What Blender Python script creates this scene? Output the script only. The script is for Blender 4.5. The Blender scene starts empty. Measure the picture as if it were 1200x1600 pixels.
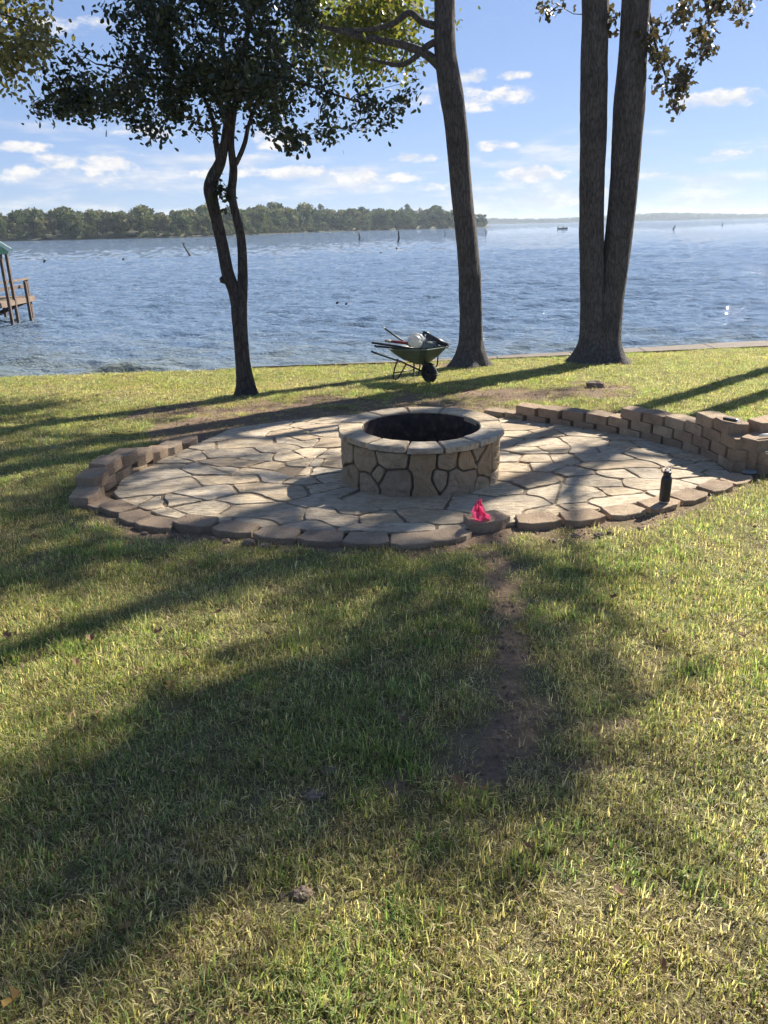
import bpy, math, random
import numpy as np
from mathutils import Matrix, Vector
R = math.radians
random.seed(7); rng = np.random.default_rng(7)
SC = bpy.context.scene
COL = SC.collection

# ------------------------------------------------------------------ camera
F = 1180.0; PITCH = R(20.8); ROLL = R(1.2); H = 1.6; S = 0.06     # S: lawn falls 6 % towards the lake
cp, sp, cr, sr = math.cos(PITCH), math.sin(PITCH), math.cos(ROLL), math.sin(ROLL)
cam = bpy.data.cameras.new('camera'); camo = bpy.data.objects.new('camera', cam); COL.objects.link(camo)
X3 = Vector((1, 0, 0)); V3 = Vector((0, sp, cp)); FW = Vector((0, cp, -sp))
rt, up = cr * X3 - sr * V3, sr * X3 + cr * V3
m = Matrix.Identity(4)
for i in range(3):
    m[i][0], m[i][1], m[i][2] = rt[i], up[i], -FW[i]
m[2][3] = H
camo.matrix_world = m
cam.sensor_fit = 'VERTICAL'; cam.sensor_height = 36.0; cam.lens = F / 1600 * 36
cam.clip_start = 0.05; cam.clip_end = 9000
SC.camera = camo

# ------------------------------------------------------------------ sky, sun, exposure
SUN_AZ, SUN_EL = R(45), R(35)          # azimuth clockwise from +Y
W = bpy.data.worlds.new('World'); SC.world = W; W.use_nodes = True
W.cycles.sampling_method = 'MANUAL'; W.cycles.sample_map_resolution = 512
SKY_STRENGTH = 0.062
SUN_STRENGTH = 5.0
sun = bpy.data.lights.new('sun', 'SUN'); suno = bpy.data.objects.new('sun', sun); COL.objects.link(suno)
sun.energy = SUN_STRENGTH; sun.angle = R(0.55); sun.color = (1.0, 0.93, 0.82)
sd = Vector((math.sin(SUN_AZ) * math.cos(SUN_EL), math.cos(SUN_AZ) * math.cos(SUN_EL), math.sin(SUN_EL)))
suno.rotation_euler = sd.to_track_quat('Z', 'Y').to_euler(); suno.location = (20, 20, 30)
SC.view_settings.view_transform = 'Standard'; SC.view_settings.look = 'None'
SC.view_settings.exposure = 1.45; SC.view_settings.gamma = 1.0
SC.view_settings.use_curve_mapping = False
SC.render.engine = 'CYCLES'
SC.cycles.max_bounces = 5; SC.cycles.diffuse_bounces = 2; SC.cycles.glossy_bounces = 2
SC.cycles.transmission_bounces = 4; SC.cycles.volume_bounces = 0; SC.cycles.transparent_max_bounces = 8
SC.cycles.use_adaptive_sampling = True; SC.cycles.adaptive_threshold = 0.04
SC.cycles.use_denoising = True; SC.cycles.sample_clamp_indirect = 4.0

def ray(px, py):
    u = (px - 600) / F; v = (800 - py) / F
    u2 = u * cr + v * sr; v2 = -u * sr + v * cr
    return (u2, cp + v2 * sp, -sp + v2 * cp)
def gp(px, py, dz=0.0):                 # a photo point on the lawn plane (metres)
    x, y, z = ray(px, py); t = (H - dz) / (-z - S * y); return (x * t, y * t)
def at(px, py, Y):                      # a photo point at distance Y (metres)
    x, y, z = ray(px, py); t = Y / y; return Vector((x * t, Y, H + z * t))
def onz(px, py, Z):
    x, y, z = ray(px, py); t = (Z - H) / z; return Vector((x * t, y * t, Z))
WATER = -1.25

# ------------------------------------------------------------------ node helpers
class NT:
    def __init__(s, nt): s.nt = nt; nt.nodes.clear()
    def n(s, typ, ins=None, **props):
        nd = s.nt.nodes.new(typ)
        for k, v in props.items(): setattr(nd, k, v)
        for k, v in (ins or {}).items():
            if isinstance(v, bpy.types.NodeSocket): s.nt.links.new(v, nd.inputs[k])
            else: nd.inputs[k].default_value = v
        return nd
    def math(s, op, a, b=0.0, c=None, clamp=False):
        ins = {0: a, 1: b}
        if c is not None: ins[2] = c
        return s.n('ShaderNodeMath', ins, operation=op, use_clamp=clamp).outputs[0]
    def mix(s, fac, a, b, typ='MIX'):
        nd = s.n('ShaderNodeMix', None, data_type='RGBA', blend_type=typ)
        for k, v in ((0, fac), (6, a), (7, b)):
            if isinstance(v, bpy.types.NodeSocket): s.nt.links.new(v, nd.inputs[k])
            else: nd.inputs[k].default_value = v if k == 0 else (tuple(v) + (1,) if len(v) == 3 else v)
        return nd.outputs[2]
    def ramp(s, fac, stops, interp='LINEAR'):
        nd = s.n('ShaderNodeValToRGB', {0: fac}); r = nd.color_ramp; r.interpolation = interp
        while len(r.elements) < len(stops): r.elements.new(0.5)
        for e, (p, c) in zip(r.elements, stops):
            e.position = p; e.color = tuple(c) + (1,) if len(c) == 3 else c
        return nd.outputs[0]
    def noise(s, vec, scale, detail=4.0, rough=0.55, dist=0.0, out=0):
        ins = {'Scale': scale, 'Detail': detail, 'Roughness': rough, 'Distortion': dist}
        if vec is not None: ins['Vector'] = vec
        return s.n('ShaderNodeTexNoise', ins).outputs[out]
    def pos(s): return s.n('ShaderNodeNewGeometry').outputs['Position']
    def objc(s): return s.n('ShaderNodeTexCoord').outputs['Object']
    def rnd(s): return s.n('ShaderNodeObjectInfo').outputs['Random']
    def mapv(s, vec, scale=(1, 1, 1), loc=(0, 0, 0)):
        return s.n('ShaderNodeMapping', {'Vector': vec, 'Scale': scale, 'Location': loc}).outputs[0]
    def bump(s, h, strength=0.5, dist=0.01, normal=None):
        ins = {'Height': h, 'Strength': strength, 'Distance': dist}
        if normal is not None: ins['Normal'] = normal
        return s.n('ShaderNodeBump', ins).outputs[0]
    def pbr(s, color, rough=0.7, normal=None, **kw):
        ins = {'Base Color': color if isinstance(color, bpy.types.NodeSocket) else tuple(color) + (1,), 'Roughness': rough}
        if normal is not None: ins['Normal'] = normal
        ins.update(kw)
        return s.n('ShaderNodeBsdfPrincipled', ins).outputs[0]
    def out(s, surf=None, vol=None):
        o = s.n('ShaderNodeOutputMaterial')
        if surf is not None: s.nt.links.new(surf, o.inputs[0])
        if vol is not None: s.nt.links.new(vol, o.inputs[1])
M = {}
def mat(name):
    mt = bpy.data.materials.new(name); mt.use_nodes = True; M[name] = mt
    return NT(mt.node_tree)

# world: physical sky with fair-weather cumulus laid out by direction
def build_world():
    t = NT(W.node_tree)
    sky = t.n('ShaderNodeTexSky', sky_type='NISHITA', sun_disc=False, sun_elevation=SUN_EL, sun_rotation=SUN_AZ,
              altitude=0.0, air_density=0.8, dust_density=0.15, ozone_density=1.9)
    d = t.n('ShaderNodeTexCoord').outputs['Generated']
    sx = t.n('ShaderNodeSeparateXYZ', {0: d}).outputs
    az = t.math('ARCTAN2', sx[0], sx[1]); el = t.math('ARCSINE', sx[2])
    # (photo x, photo y, half width, half height) turned into real directions
    clouds = [(748, 152, 92, 25), (738, 121, 30, 15), (797, 118, 30, 9), (1130, 155, 66, 17), (780, 227, 36, 11),
              (655, 247, 40, 11), (825, 273, 62, 15), (215, 206, 75, 15), (150, 256, 120, 18), (1143, 238, 30, 8), (1020, 275, 45, 9),
              (430, 216, 60, 22), (560, 278, 110, 16), (330, 270, 70, 14), (70, 275, 110, 20), (480, 272, 90, 15), (10, 230, 55, 11),
              (110, 40, 60, 18), (930, 300, 70, 10), (690, 292, 60, 10)]
    ae = t.n('ShaderNodeCombineXYZ', {0: az, 1: el}).outputs[0]
    best = None
    for (px, py, w, h) in clouds:
        x, y, z = ray(px, py); L = math.sqrt(x * x + y * y + z * z)
        a0, e0 = math.atan2(x, y), math.asin(z / L)
        dv = t.n('ShaderNodeVectorMath', {0: ae, 1: (a0, e0, 0)}, operation='SUBTRACT').outputs[0]
        dv = t.n('ShaderNodeVectorMath', {0: dv, 1: (1180 / w, 1180 / (h * 0.8), 0)}, operation='MULTIPLY').outputs[0]
        q = t.math('SUBTRACT', 1.0, t.n('ShaderNodeVectorMath', {0: dv, 1: dv}, operation='DOT_PRODUCT').outputs['Value'])
        best = q if best is None else t.math('MAXIMUM', best, q)
    best = t.math('MAXIMUM', best, -1.0)
    nz = t.noise(t.mapv(d, (1, 1, 2.0)), 26.0, 5.0, 0.62)
    nz2 = t.noise(t.mapv(d, (1, 1, 2.2)), 9.0, 3.0, 0.5)
    puff = t.math('ADD', t.math('MULTIPLY', t.math('SUBTRACT', nz, 0.5), 4.2), t.math('MULTIPLY', t.math('SUBTRACT', nz2, 0.5), 1.6))
    dens = t.n('ShaderNodeMapRange', {0: t.math('ADD', best, puff), 1: 0.20, 2: 1.15}, interpolation_type='SMOOTHSTEP').outputs[0]
    # low broken band of cloud all round the horizon
    bn = t.noise(t.mapv(d, (1, 1, 5.5)), 7.5, 5.0, 0.6)
    band = t.n('ShaderNodeMapRange', {0: el, 1: 0.0, 2: 0.16, 3: 0.10, 4: -0.22}).outputs[0]
    bd = t.n('ShaderNodeMapRange', {0: t.math('ADD', bn, band), 1: 0.43, 2: 0.70, 3: 0.0, 4: 0.85}, interpolation_type='SMOOTHSTEP').outputs[0]
    dens = t.math('MAXIMUM', dens, bd)
    # cloud brightness: sunlit tops, greyer bases
    shade = t.noise(t.mapv(d, (1, 1, 2.0), (0, 0, 0.018)), 26.0, 3.0, 0.6)
    lit = t.n('ShaderNodeMapRange', {0: t.math('SUBTRACT', nz, shade), 1: -0.10, 2: 0.12}).outputs[0]
    ccol = t.mix(lit, (4.4, 4.7, 5.3), (5.9, 5.8, 5.7))
    base = t.mix(1.0, t.n('ShaderNodeGamma', {0: sky.outputs[0], 1: 0.5}).outputs[0], (1.20, 1.44, 2.0), 'MULTIPLY')
    c = t.mix(dens, base, ccol)
    bg = t.n('ShaderNodeBackground', {0: c, 1: SKY_STRENGTH})
    o = t.n('ShaderNodeOutputWorld'); t.nt.links.new(bg.outputs[0], o.inputs[0])
build_world()

# ------------------------------------------------------------------ mesh helpers
class MB:
    def __init__(s): s.v = []; s.f = []
    def add(s, vs, fs):
        o = len(s.v); s.v.extend([tuple(q) for q in vs]); s.f.extend([tuple(i + o for i in f) for f in fs]); return o
    def box(s, c, size, rot=None):
        hx, hy, hz = size[0] / 2, size[1] / 2, size[2] / 2
        vs = [Vector((a * hx, b * hy, d * hz)) for d in (-1, 1) for b in (-1, 1) for a in (-1, 1)]
        if rot is not None: vs = [rot @ q for q in vs]
        s.add([q + Vector(c) for q in vs], [(0, 2, 3, 1), (4, 5, 7, 6), (0, 1, 5, 4), (2, 6, 7, 3), (0, 4, 6, 2), (1, 3, 7, 5)])
    def beam(s, a, b, w, h):
        a, b = Vector(a), Vector(b); d = b - a
        q = d.to_track_quat('X', 'Z').to_matrix()
        s.box((a + b) / 2, (d.length, w, h), q)
    def tube(s, pts, rad, n=8, cap=True, wob=None):
        pts = [Vector(q) for q in pts]; k = len(pts)
        if not hasattr(rad, '__len__'): rad = [rad] * k
        t0 = (pts[1] - pts[0]).normalized()
        ref = Vector((0, 1, 0)) if abs(t0.y) < 0.8 else Vector((1, 0, 0))
        u = t0.cross(ref).normalized(); vs = []
        for i in range(k):
            tg = (pts[min(i + 1, k - 1)] - pts[max(i - 1, 0)]).normalized()
            u = (u - tg * u.dot(tg)).normalized(); w = tg.cross(u)
            for j in range(n):
                a = 2 * math.pi * j / n; r = rad[i]
                if wob is not None: r *= wob(i, a, pts[i])
                vs.append(pts[i] + (u * math.cos(a) + w * math.sin(a)) * r)
        fs = [(i * n + j, i * n + (j + 1) % n, (i + 1) * n + (j + 1) % n, (i + 1) * n + j) for i in range(k - 1) for j in range(n)]
        if cap: fs += [tuple(range(n - 1, -1, -1)), tuple((k - 1) * n + j for j in range(n))]
        s.add(vs, fs)
    def lathe(s, prof, n=24, c=(0, 0, 0), close=False):
        vs = [(c[0] + r * math.cos(2 * math.pi * j / n), c[1] + r * math.sin(2 * math.pi * j / n), c[2] + z) for r, z in prof for j in range(n)]
        k = len(prof)
        fs = [(i * n + j, i * n + (j + 1) % n, ((i + 1) % k) * n + (j + 1) % n, ((i + 1) % k) * n + j) for i in range(k if close else k - 1) for j in range(n)]
        if not close:
            if prof[0][0] > 1e-4: fs.append(tuple(range(n - 1, -1, -1)))
            if prof[-1][0] > 1e-4: fs.append(tuple((k - 1) * n + j for j in range(n)))
        s.add(vs, fs)
    def mesh(s, name, smooth=False):
        me = bpy.data.meshes.new(name); me.from_pydata(s.v, [], s.f); me.update()
        if smooth: me.shade_smooth()
        return me
    def build(s, name, m_, parent=None, loc=(0, 0, 0), rz=0, smooth=False, kind=None):
        return link(name, s.mesh(name, smooth), m_, parent, loc, rz, kind)
def link(name, me, m_, parent=None, loc=(0, 0, 0), rz=0, kind=None):
    o = bpy.data.objects.new(name, me); COL.objects.link(o)
    if m_ is not None and not me.materials: me.materials.append(M[m_] if isinstance(m_, str) else m_)
    o.location = loc; o.rotation_euler = (0, 0, rz)
    if parent is not None: o.parent = parent
    if kind: o['kind'] = kind
    return o
def thing(name, label, cat, loc=(0, 0, 0), rz=0, group=None):
    o = bpy.data.objects.new(name, None); COL.objects.link(o); o.location = loc; o.rotation_euler = (0, 0, rz)
    o.empty_display_size = 0.1
    return tag(o, label, cat, group)
def tag(o, label, cat, group=None):
    o['label'] = label; o['category'] = cat
    if group: o['group'] = group
    return o
def bevelmod(o, w=0.004, seg=2):
    b = o.modifiers.new('bevel', 'BEVEL'); b.width = w; b.segments = seg; b.limit_method = 'ANGLE'; b.angle_limit = R(35)

# cheap value noise in numpy
_tab = rng.random((256, 256))
def vnoise(x, y):
    x = np.asarray(x, float); y = np.asarray(y, float)
    xi = np.floor(x).astype(int); yi = np.floor(y).astype(int); fx = x - xi; fy = y - yi
    fx = fx * fx * (3 - 2 * fx); fy = fy * fy * (3 - 2 * fy)
    a = _tab[xi % 256, yi % 256]; b = _tab[(xi + 1) % 256, yi % 256]; c = _tab[xi % 256, (yi + 1) % 256]; d = _tab[(xi + 1) % 256, (yi + 1) % 256]
    return (a * (1 - fx) + b * fx) * (1 - fy) + (c * (1 - fx) + d * fx) * fy
def fbm(x, y, o=4):
    r = 0; a = 0.5; f = 1.0
    for i in range(o): r = r + a * vnoise(np.asarray(x) * f + 17.3 * i, np.asarray(y) * f + 5.1 * i); a *= 0.5; f *= 2.03
    return r / (1 - 0.5 ** o)
def inpoly(px, py, poly):
    px = np.asarray(px); py = np.asarray(py); ins = np.zeros(px.shape, bool); n = len(poly)
    for i in range(n):
        x0, y0 = poly[i]; x1, y1 = poly[(i + 1) % n]
        c = ((y0 > py) != (y1 > py)) & (px < (x1 - x0) * (py - y0) / ((y1 - y0) + 1e-12) + x0)
        ins ^= c
    return ins
def segdist(px, py, pts):
    px = np.asarray(px, float); py = np.asarray(py, float); best = np.full(px.shape, 1e9)
    for (x0, y0), (x1, y1) in zip(pts[:-1], pts[1:]):
        dx, dy = x1 - x0, y1 - y0; L = dx * dx + dy * dy + 1e-12
        t = np.clip(((px - x0) * dx + (py - y0) * dy) / L, 0, 1)
        best = np.minimum(best, np.hypot(px - x0 - t * dx, py - y0 - t * dy))
    return best

# ------------------------------------------------------------------ layout in metres
OUT = [(-1.84, 7.65), (-1.98, 7.1), (-2.12, 6.5), (-2.2, 6.0), (-2.14, 5.62), (-1.95, 5.33), (-1.5, 4.95), (-.95, 4.73), (-.4, 4.58), (.15, 4.53),
       (.7, 4.62), (1.3, 4.84), (1.9, 5.12), (2.4, 5.45), (2.84, 5.82), (2.9, 6.34), (2.78, 6.82), (2.58, 7.28), (2.25, 7.74), (1.82, 8.18),
       (1.38, 8.6), (.8, 8.93), (.18, 9.03), (-.28, 8.97), (-.74, 8.84), (-1.24, 8.57), (-1.7, 8.25)]
PIT = (0.31, 5.99); PIT_R = 0.64; PIT_Z = 0.035
SHX = [-60, -20, -6.8, -3.46, -1.75, 1.28, 8.0, 20, 60]; SHY = [11.0, 12.6, 13.5, 13.87, 14.2, 14.46, 16.0, 18.6, 24.0]
def shore(x): return np.interp(x, SHX, SHY)
CAPX = [-2.6, -1.75, 1.28, 8.0, 20, 60]; CAPW = [0.04, 0.15, 0.4, 0.9, 1.0, 1.0]
path = [gp(*q) for q in [(775, 865), (785, 925), (788, 1000), (800, 1080), (790, 1150), (770, 1215)]]
def soil(x, y):                           # 1 where the turf is worn down to dirt
    n = fbm(np.asarray(x) * 2.3, np.asarray(y) * 2.3); n2 = fbm(np.asarray(x) * 7 + 40, np.asarray(y) * 7)
    def blob(px, py, rx, ry):
        cx, cy = gp(px, py); return 1.05 - np.hypot((x - cx) / rx, (y - cy) / ry)
    m_ = 1.2 - segdist(x, y, path) / 0.15
    for q in [(800, 1090, .17, .26), (800, 1230, .26, .11), (700, 1295, .14, .07), (900, 1205, .2, .07), (960, 1130, .1, .08), (625, 1240, .07, .05),
              (925, 607, .5, .5), (820, 1040, .12, .2), (500, 1240, .05, .05), (690, 572, .8, .35), (1110, 770, .4, .18), (470, 1395, .06, .05)]:
        m_ = np.maximum(m_, blob(*q))
    d = np.where(inpoly(x, y, OUT), 0, segdist(x, y, OUT + [OUT[0]]))
    ring = 1.0 - d / np.where(np.asarray(y) > 7.6, 0.8 + 0.5 * n, np.where(np.asarray(x) > 1.0, 0.46, 0.36))
    back = 1.0 - np.abs(np.asarray(y) - (9.95 + 0.16 * np.asarray(x))) / 0.95
    back = np.where((np.asarray(x) > -3.2) & (np.asarray(x) < 3.6), back * 1.0 - 0.08, -1)
    m_ = np.maximum(np.maximum(m_, ring * 1.3), back)
    return np.clip((m_ + (n - 0.5) * 1.7 + (n2 - 0.5) * 1.3) * 1.35, 0, 1)
def gz(x, y):
    x = np.asarray(x, float); y = np.asarray(y, float)
    bump = (fbm(x * 0.9, y * 0.9) - 0.5) * 0.05 + (fbm(x * 4, y * 4 + 9) - 0.5) * 0.018
    d = np.where(inpoly(x, y, OUT), 0, segdist(x, y, OUT + [OUT[0]]))
    k = np.clip(d / 0.6, 0, 1)
    low = 0.016 * np.clip(1 - np.abs(d - 0.3) / 0.35, 0, 1) * (y < 5.6)     # soil dug away along the front edging
    return -S * y + bump * k - low - 0.022 * (1 - k)
def gz1(x, y): return float(gz(np.array([x]), np.array([y]))[0])

# ------------------------------------------------------------------ materials
def make_materials():
    t = mat('soil'); p = t.pos()
    a = t.n('ShaderNodeVertexColor', layer_name='soil').outputs[0]
    n1 = t.noise(p, 3.0, 6); n2 = t.noise(p, 38.0, 5, 0.7); n3 = t.noise(p, 140.0, 3, 0.6)
    dirt = t.ramp(n2, [(0.25, (0.115, 0.080, 0.052)), (0.5, (0.215, 0.152, 0.102)), (0.75, (0.33, 0.245, 0.175))])
    thatch = t.ramp(n3, [(0.3, (0.07, 0.066, 0.030)), (0.5, (0.17, 0.15, 0.07)), (0.72, (0.33, 0.275, 0.15))])
    c = t.mix(t.n('ShaderNodeSeparateColor', {0: a}).outputs[0], thatch, dirt)
    c = t.mix(0.35, c, t.mix(1.0, c, t.ramp(n1, [(0.3, (0.6, 0.6, 0.6)), (0.7, (1.2, 1.2, 1.2))]), 'MULTIPLY'))
    h = t.math('ADD', t.math('MULTIPLY', n2, 1.0), t.math('MULTIPLY', n3, 0.4))
    t.out(t.pbr(c, 0.95, t.bump(h, 0.9, 0.03), **{'Specular IOR Level': 0.1}))

    t = mat('grass')
    a = t.n('ShaderNodeVertexColor', layer_name='Col').outputs[0]
    r = t.rnd(); wn = t.noise(t.pos(), 0.9, 3)
    hs = t.n('ShaderNodeHueSaturation', {'Hue': t.math('ADD', 0.485, t.math('MULTIPLY', r, 0.03)),
             'Saturation': t.math('ADD', 0.70, t.math('MULTIPLY', wn, 0.5)), 'Value': t.math('ADD', 0.72, t.math('MULTIPLY', r, 0.55)), 'Color': a}).outputs[0]
    df = t.n('ShaderNodeBsdfPrincipled', {'Base Color': hs, 'Roughness': 0.5, 'Specular IOR Level': 0.35}).outputs[0]
    tr = t.n('ShaderNodeBsdfTranslucent', {0: t.mix(1.0, hs, (1.55, 1.60, 1.05), 'MULTIPLY')}).outputs[0]
    t.out(t.n('ShaderNodeMixShader', {0: 0.5, 1: df, 2: tr}).outputs[0])

    def leafmat(name, stops, trans=0.4, tint=(1.6, 1.5, 0.5), rough=0.45):
        t = mat(name); a = t.n('ShaderNodeVertexColor', layer_name='Col').outputs[0]
        v = t.n('ShaderNodeSeparateColor', {0: a}).outputs[0]
        c = t.ramp(v, stops)
        df = t.pbr(c, rough, **{'Specular IOR Level': 0.4})
        tr = t.n('ShaderNodeBsdfTranslucent', {0: t.mix(1.0, c, tint, 'MULTIPLY')}).outputs[0]
        t.out(t.n('ShaderNodeMixShader', {0: trans, 1: df, 2: tr}).outputs[0])
    leafmat('oak_leaf', [(0, (0.013, 0.020, 0.010)), (0.6, (0.024, 0.038, 0.016)), (1, (0.055, 0.064, 0.026))], 0.2)
    leafmat('yellow_leaf', [(0, (0.06, 0.085, 0.022)), (0.5, (0.12, 0.14, 0.04)), (0.85, (0.19, 0.175, 0.055)), (1, (0.22, 0.14, 0.06))], 0.5, (1.5, 1.45, 0.7))
    leafmat('pale_leaf', [(0, (0.09, 0.10, 0.045)), (0.6, (0.19, 0.185, 0.095)), (1, (0.32, 0.27, 0.16))], 0.5)
    leafmat('brown_leaf', [(0, (0.05, 0.055, 0.03)), (0.5, (0.09, 0.08, 0.05)), (1, (0.15, 0.105, 0.065))], 0.3, (1.3, 1.2, 0.7))
    leafmat('far_leaf', [(0, (0.03, 0.05, 0.022)), (0.45, (0.07, 0.095, 0.035)), (0.75, (0.13, 0.135, 0.05)), (1, (0.2, 0.155, 0.08))], 0.3, (1.3, 1.3, 0.7), 0.7)

    for name, lo, hi in (('bark', (0.036, 0.033, 0.033), (0.12, 0.108, 0.102)), ('dark_bark', (0.026, 0.022, 0.021), (0.085, 0.074, 0.067))):
        t = mat(name); p = t.pos(); mv = t.mapv(p, (1, 1, 0.22))
        v = t.n('ShaderNodeTexVoronoi', {'Vector': t.mix(0.12, mv, t.noise(mv, 9.0, 3, out=1)), 'Scale': 26.0}, feature='DISTANCE_TO_EDGE').outputs[0]
        n1 = t.noise(mv, 55.0, 5, 0.65); n2 = t.noise(p, 2.3, 4)
        h = t.math('ADD', t.math('MINIMUM', t.math('MULTIPLY', v, 3.0), 0.5), t.math('MULTIPLY', n1, 0.6))
        c = t.mix(t.n('ShaderNodeMapRange', {0: h, 1: 0.15, 2: 0.85}).outputs[0], lo, hi)
        lich = t.n('ShaderNodeMapRange', {0: t.noise(p, 6.5, 6, 0.65), 1: 0.57, 2: 0.68, 3: 0.0, 4: 0.35}).outputs[0]
        c = t.mix(lich, c, (0.17, 0.175, 0.15))
        c = t.mix(0.5, c, t.mix(1.0, c, t.ramp(n2, [(0.3, (0.6, 0.58, 0.55)), (0.7, (1.25, 1.25, 1.25))]), 'MULTIPLY'))
        t.out(t.pbr(c, 0.92, t.bump(h, 0.8, 0.02), **{'Specular IOR Level': 0.2}))

    t = mat('flagstone'); p = t.pos(); o = t.objc(); r = t.rnd()
    pv = t.n('ShaderNodeVectorMath', {0: p, 1: t.n('ShaderNodeCombineXYZ', {0: t.math('MULTIPLY', r, 31.0), 2: t.math('MULTIPLY', r, 17.0)}).outputs[0]}, operation='ADD').outputs[0]
    n1 = t.noise(pv, 2.6, 6, 0.6, 0.6); n2 = t.noise(t.mapv(pv, (1, 2.4, 1)), 13.0, 6, 0.65, 0.4); n3 = t.noise(pv, 90.0, 4, 0.6)
    tone = t.ramp(r, [(0.0, (0.32, 0.245, 0.155)), (0.2, (0.49, 0.40, 0.275)), (0.4, (0.38, 0.32, 0.235)), (0.6, (0.56, 0.455, 0.305)), (0.8, (0.40, 0.305, 0.19)), (1.0, (0.46, 0.41, 0.325))])
    c = t.mix(t.n('ShaderNodeMapRange', {0: n2, 1: 0.44, 2: 0.64, 3: 0.0, 4: 0.85}).outputs[0], tone, (0.23, 0.165, 0.10))
    c = t.mix(t.n('ShaderNodeMapRange', {0: n1, 1: 0.5, 2: 0.75, 3: 0.0, 4: 0.5}).outputs[0], c, (0.52, 0.46, 0.36))
    c = t.mix(0.35, c, t.mix(1.0, c, t.ramp(n3, [(0.3, (0.55, 0.55, 0.55)), (0.7, (1.3, 1.3, 1.3))]), 'MULTIPLY'))
    h = t.math('ADD', t.math('MULTIPLY', n2, 1.0), t.math('ADD', t.math('MULTIPLY', n1, 1.5), t.math('MULTIPLY', n3, 0.2)))
    t.out(t.pbr(c, 0.8, t.bump(h, 0.8, 0.025), **{'Specular IOR Level': 0.3}))

    t = mat('pit_stone'); p = t.pos(); r = t.rnd()
    n1 = t.noise(p, 7.0, 6, 0.62, 0.5); n2 = t.noise(p, 30.0, 5, 0.65); n3 = t.noise(p, 150.0, 3, 0.6)
    tone = t.ramp(r, [(0.0, (0.30, 0.205, 0.115)), (0.35, (0.38, 0.28, 0.17)), (0.6, (0.33, 0.26, 0.175)), (0.85, (0.42, 0.32, 0.20)), (1.0, (0.28, 0.21, 0.145))])
    c = t.mix(t.n('ShaderNodeMapRange', {0: n1, 1: 0.48, 2: 0.7, 3: 0.0, 4: 0.65}).outputs[0], tone, (0.17, 0.12, 0.075))
    c = t.mix(0.4, c, t.mix(1.0, c, t.ramp(n2, [(0.3, (0.6, 0.6, 0.6)), (0.7, (1.3, 1.3, 1.3))]), 'MULTIPLY'))
    h = t.math('ADD', n1, t.math('ADD', t.math('MULTIPLY', n2, 0.5), t.math('MULTIPLY', n3, 0.12)))
    t.out(t.pbr(c, 0.85, t.bump(h, 0.9, 0.035), **{'Specular IOR Level': 0.25}))

    t = mat('mortar'); p = t.pos(); n = t.noise(p, 60.0, 4, 0.7)
    t.out(t.pbr(t.ramp(n, [(0.3, (0.085, 0.064, 0.048)), (0.7, (0.17, 0.13, 0.096))]), 0.95, t.bump(n, 0.8, 0.01)))
    t = mat('bed'); p = t.pos(); n = t.noise(p, 70.0, 5, 0.75); n1 = t.noise(p, 2.0, 4)
    c = t.ramp(n, [(0.3, (0.15, 0.108, 0.068)), (0.7, (0.34, 0.255, 0.17))])
    c = t.mix(t.n('ShaderNodeMapRange', {0: n1, 1: 0.4, 2: 0.65}).outputs[0], c, t.mix(1.0, c, (0.5, 0.5, 0.5), 'MULTIPLY'))
    t.out(t.pbr(c, 0.97, t.bump(n, 0.9, 0.01)))
    t = mat('soot'); p = t.pos(); n = t.noise(p, 14.0, 5, 0.65)
    t.out(t.pbr(t.ramp(n, [(0.35, (0.012, 0.010, 0.010)), (0.55, (0.045, 0.030, 0.024)), (0.75, (0.13, 0.07, 0.042))]), 0.8, t.bump(n, 0.4, 0.01)))
    t = mat('ash'); p = t.pos(); n = t.noise(p, 40.0, 5, 0.7)
    t.out(t.pbr(t.ramp(n, [(0.3, (0.02, 0.018, 0.017)), (0.7, (0.10, 0.09, 0.085))]), 0.97, t.bump(n, 0.9, 0.03)))

    t = mat('block'); p = t.pos(); r = t.rnd()
    n1 = t.noise(p, 9.0, 5, 0.6); n2 = t.noise(p, 75.0, 4, 0.7)
    tone = t.ramp(r, [(0.0, (0.36, 0.265, 0.175)), (0.2, (0.31, 0.23, 0.155)), (0.4, (0.46, 0.355, 0.24)), (0.6, (0.36, 0.26, 0.17)), (0.8, (0.30, 0.225, 0.155)), (1.0, (0.39, 0.285, 0.19))])
    c = t.mix(t.n('ShaderNodeMapRange', {0: n1, 1: 0.46, 2: 0.7, 3: 0.0, 4: 0.6}).outputs[0], tone, (0.17, 0.12, 0.082))
    c = t.mix(0.5, c, t.mix(1.0, c, t.ramp(n2, [(0.3, (0.5, 0.5, 0.5)), (0.7, (1.35, 1.35, 1.35))]), 'MULTIPLY'))
    t.out(t.pbr(c, 0.93, t.bump(t.math('ADD', n2, t.math('MULTIPLY', n1, 0.9)), 0.9, 0.014), **{'Specular IOR Level': 0.2}))

    t = mat('concrete'); p = t.pos(); n = t.noise(p, 4.0, 6, 0.65); n2 = t.noise(p, 60.0, 3)
    c = t.ramp(n, [(0.3, (0.085, 0.068, 0.048)), (0.7, (0.15, 0.12, 0.088))])
    t.out(t.pbr(c, 0.9, t.bump(n2, 0.4, 0.01)))

    t = mat('water'); p = t.pos()
    n1 = t.noise(t.mapv(p, (1.0, 1.7, 1)), 3.2, 4, 0.6); n2 = t.noise(t.mapv(p, (1.0, 1.5, 1)), 11.0, 3, 0.6); n3 = t.noise(t.mapv(p, (1, 2.2, 1)), 0.7, 3, 0.5)
    h = t.math('ADD', t.math('MULTIPLY', n1, 0.12), t.math('ADD', t.math('MULTIPLY', n2, 0.038), t.math('MULTIPLY', n3, 0.05)))
    sy = t.n('ShaderNodeSeparateXYZ', {0: p}).outputs[1]
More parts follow.
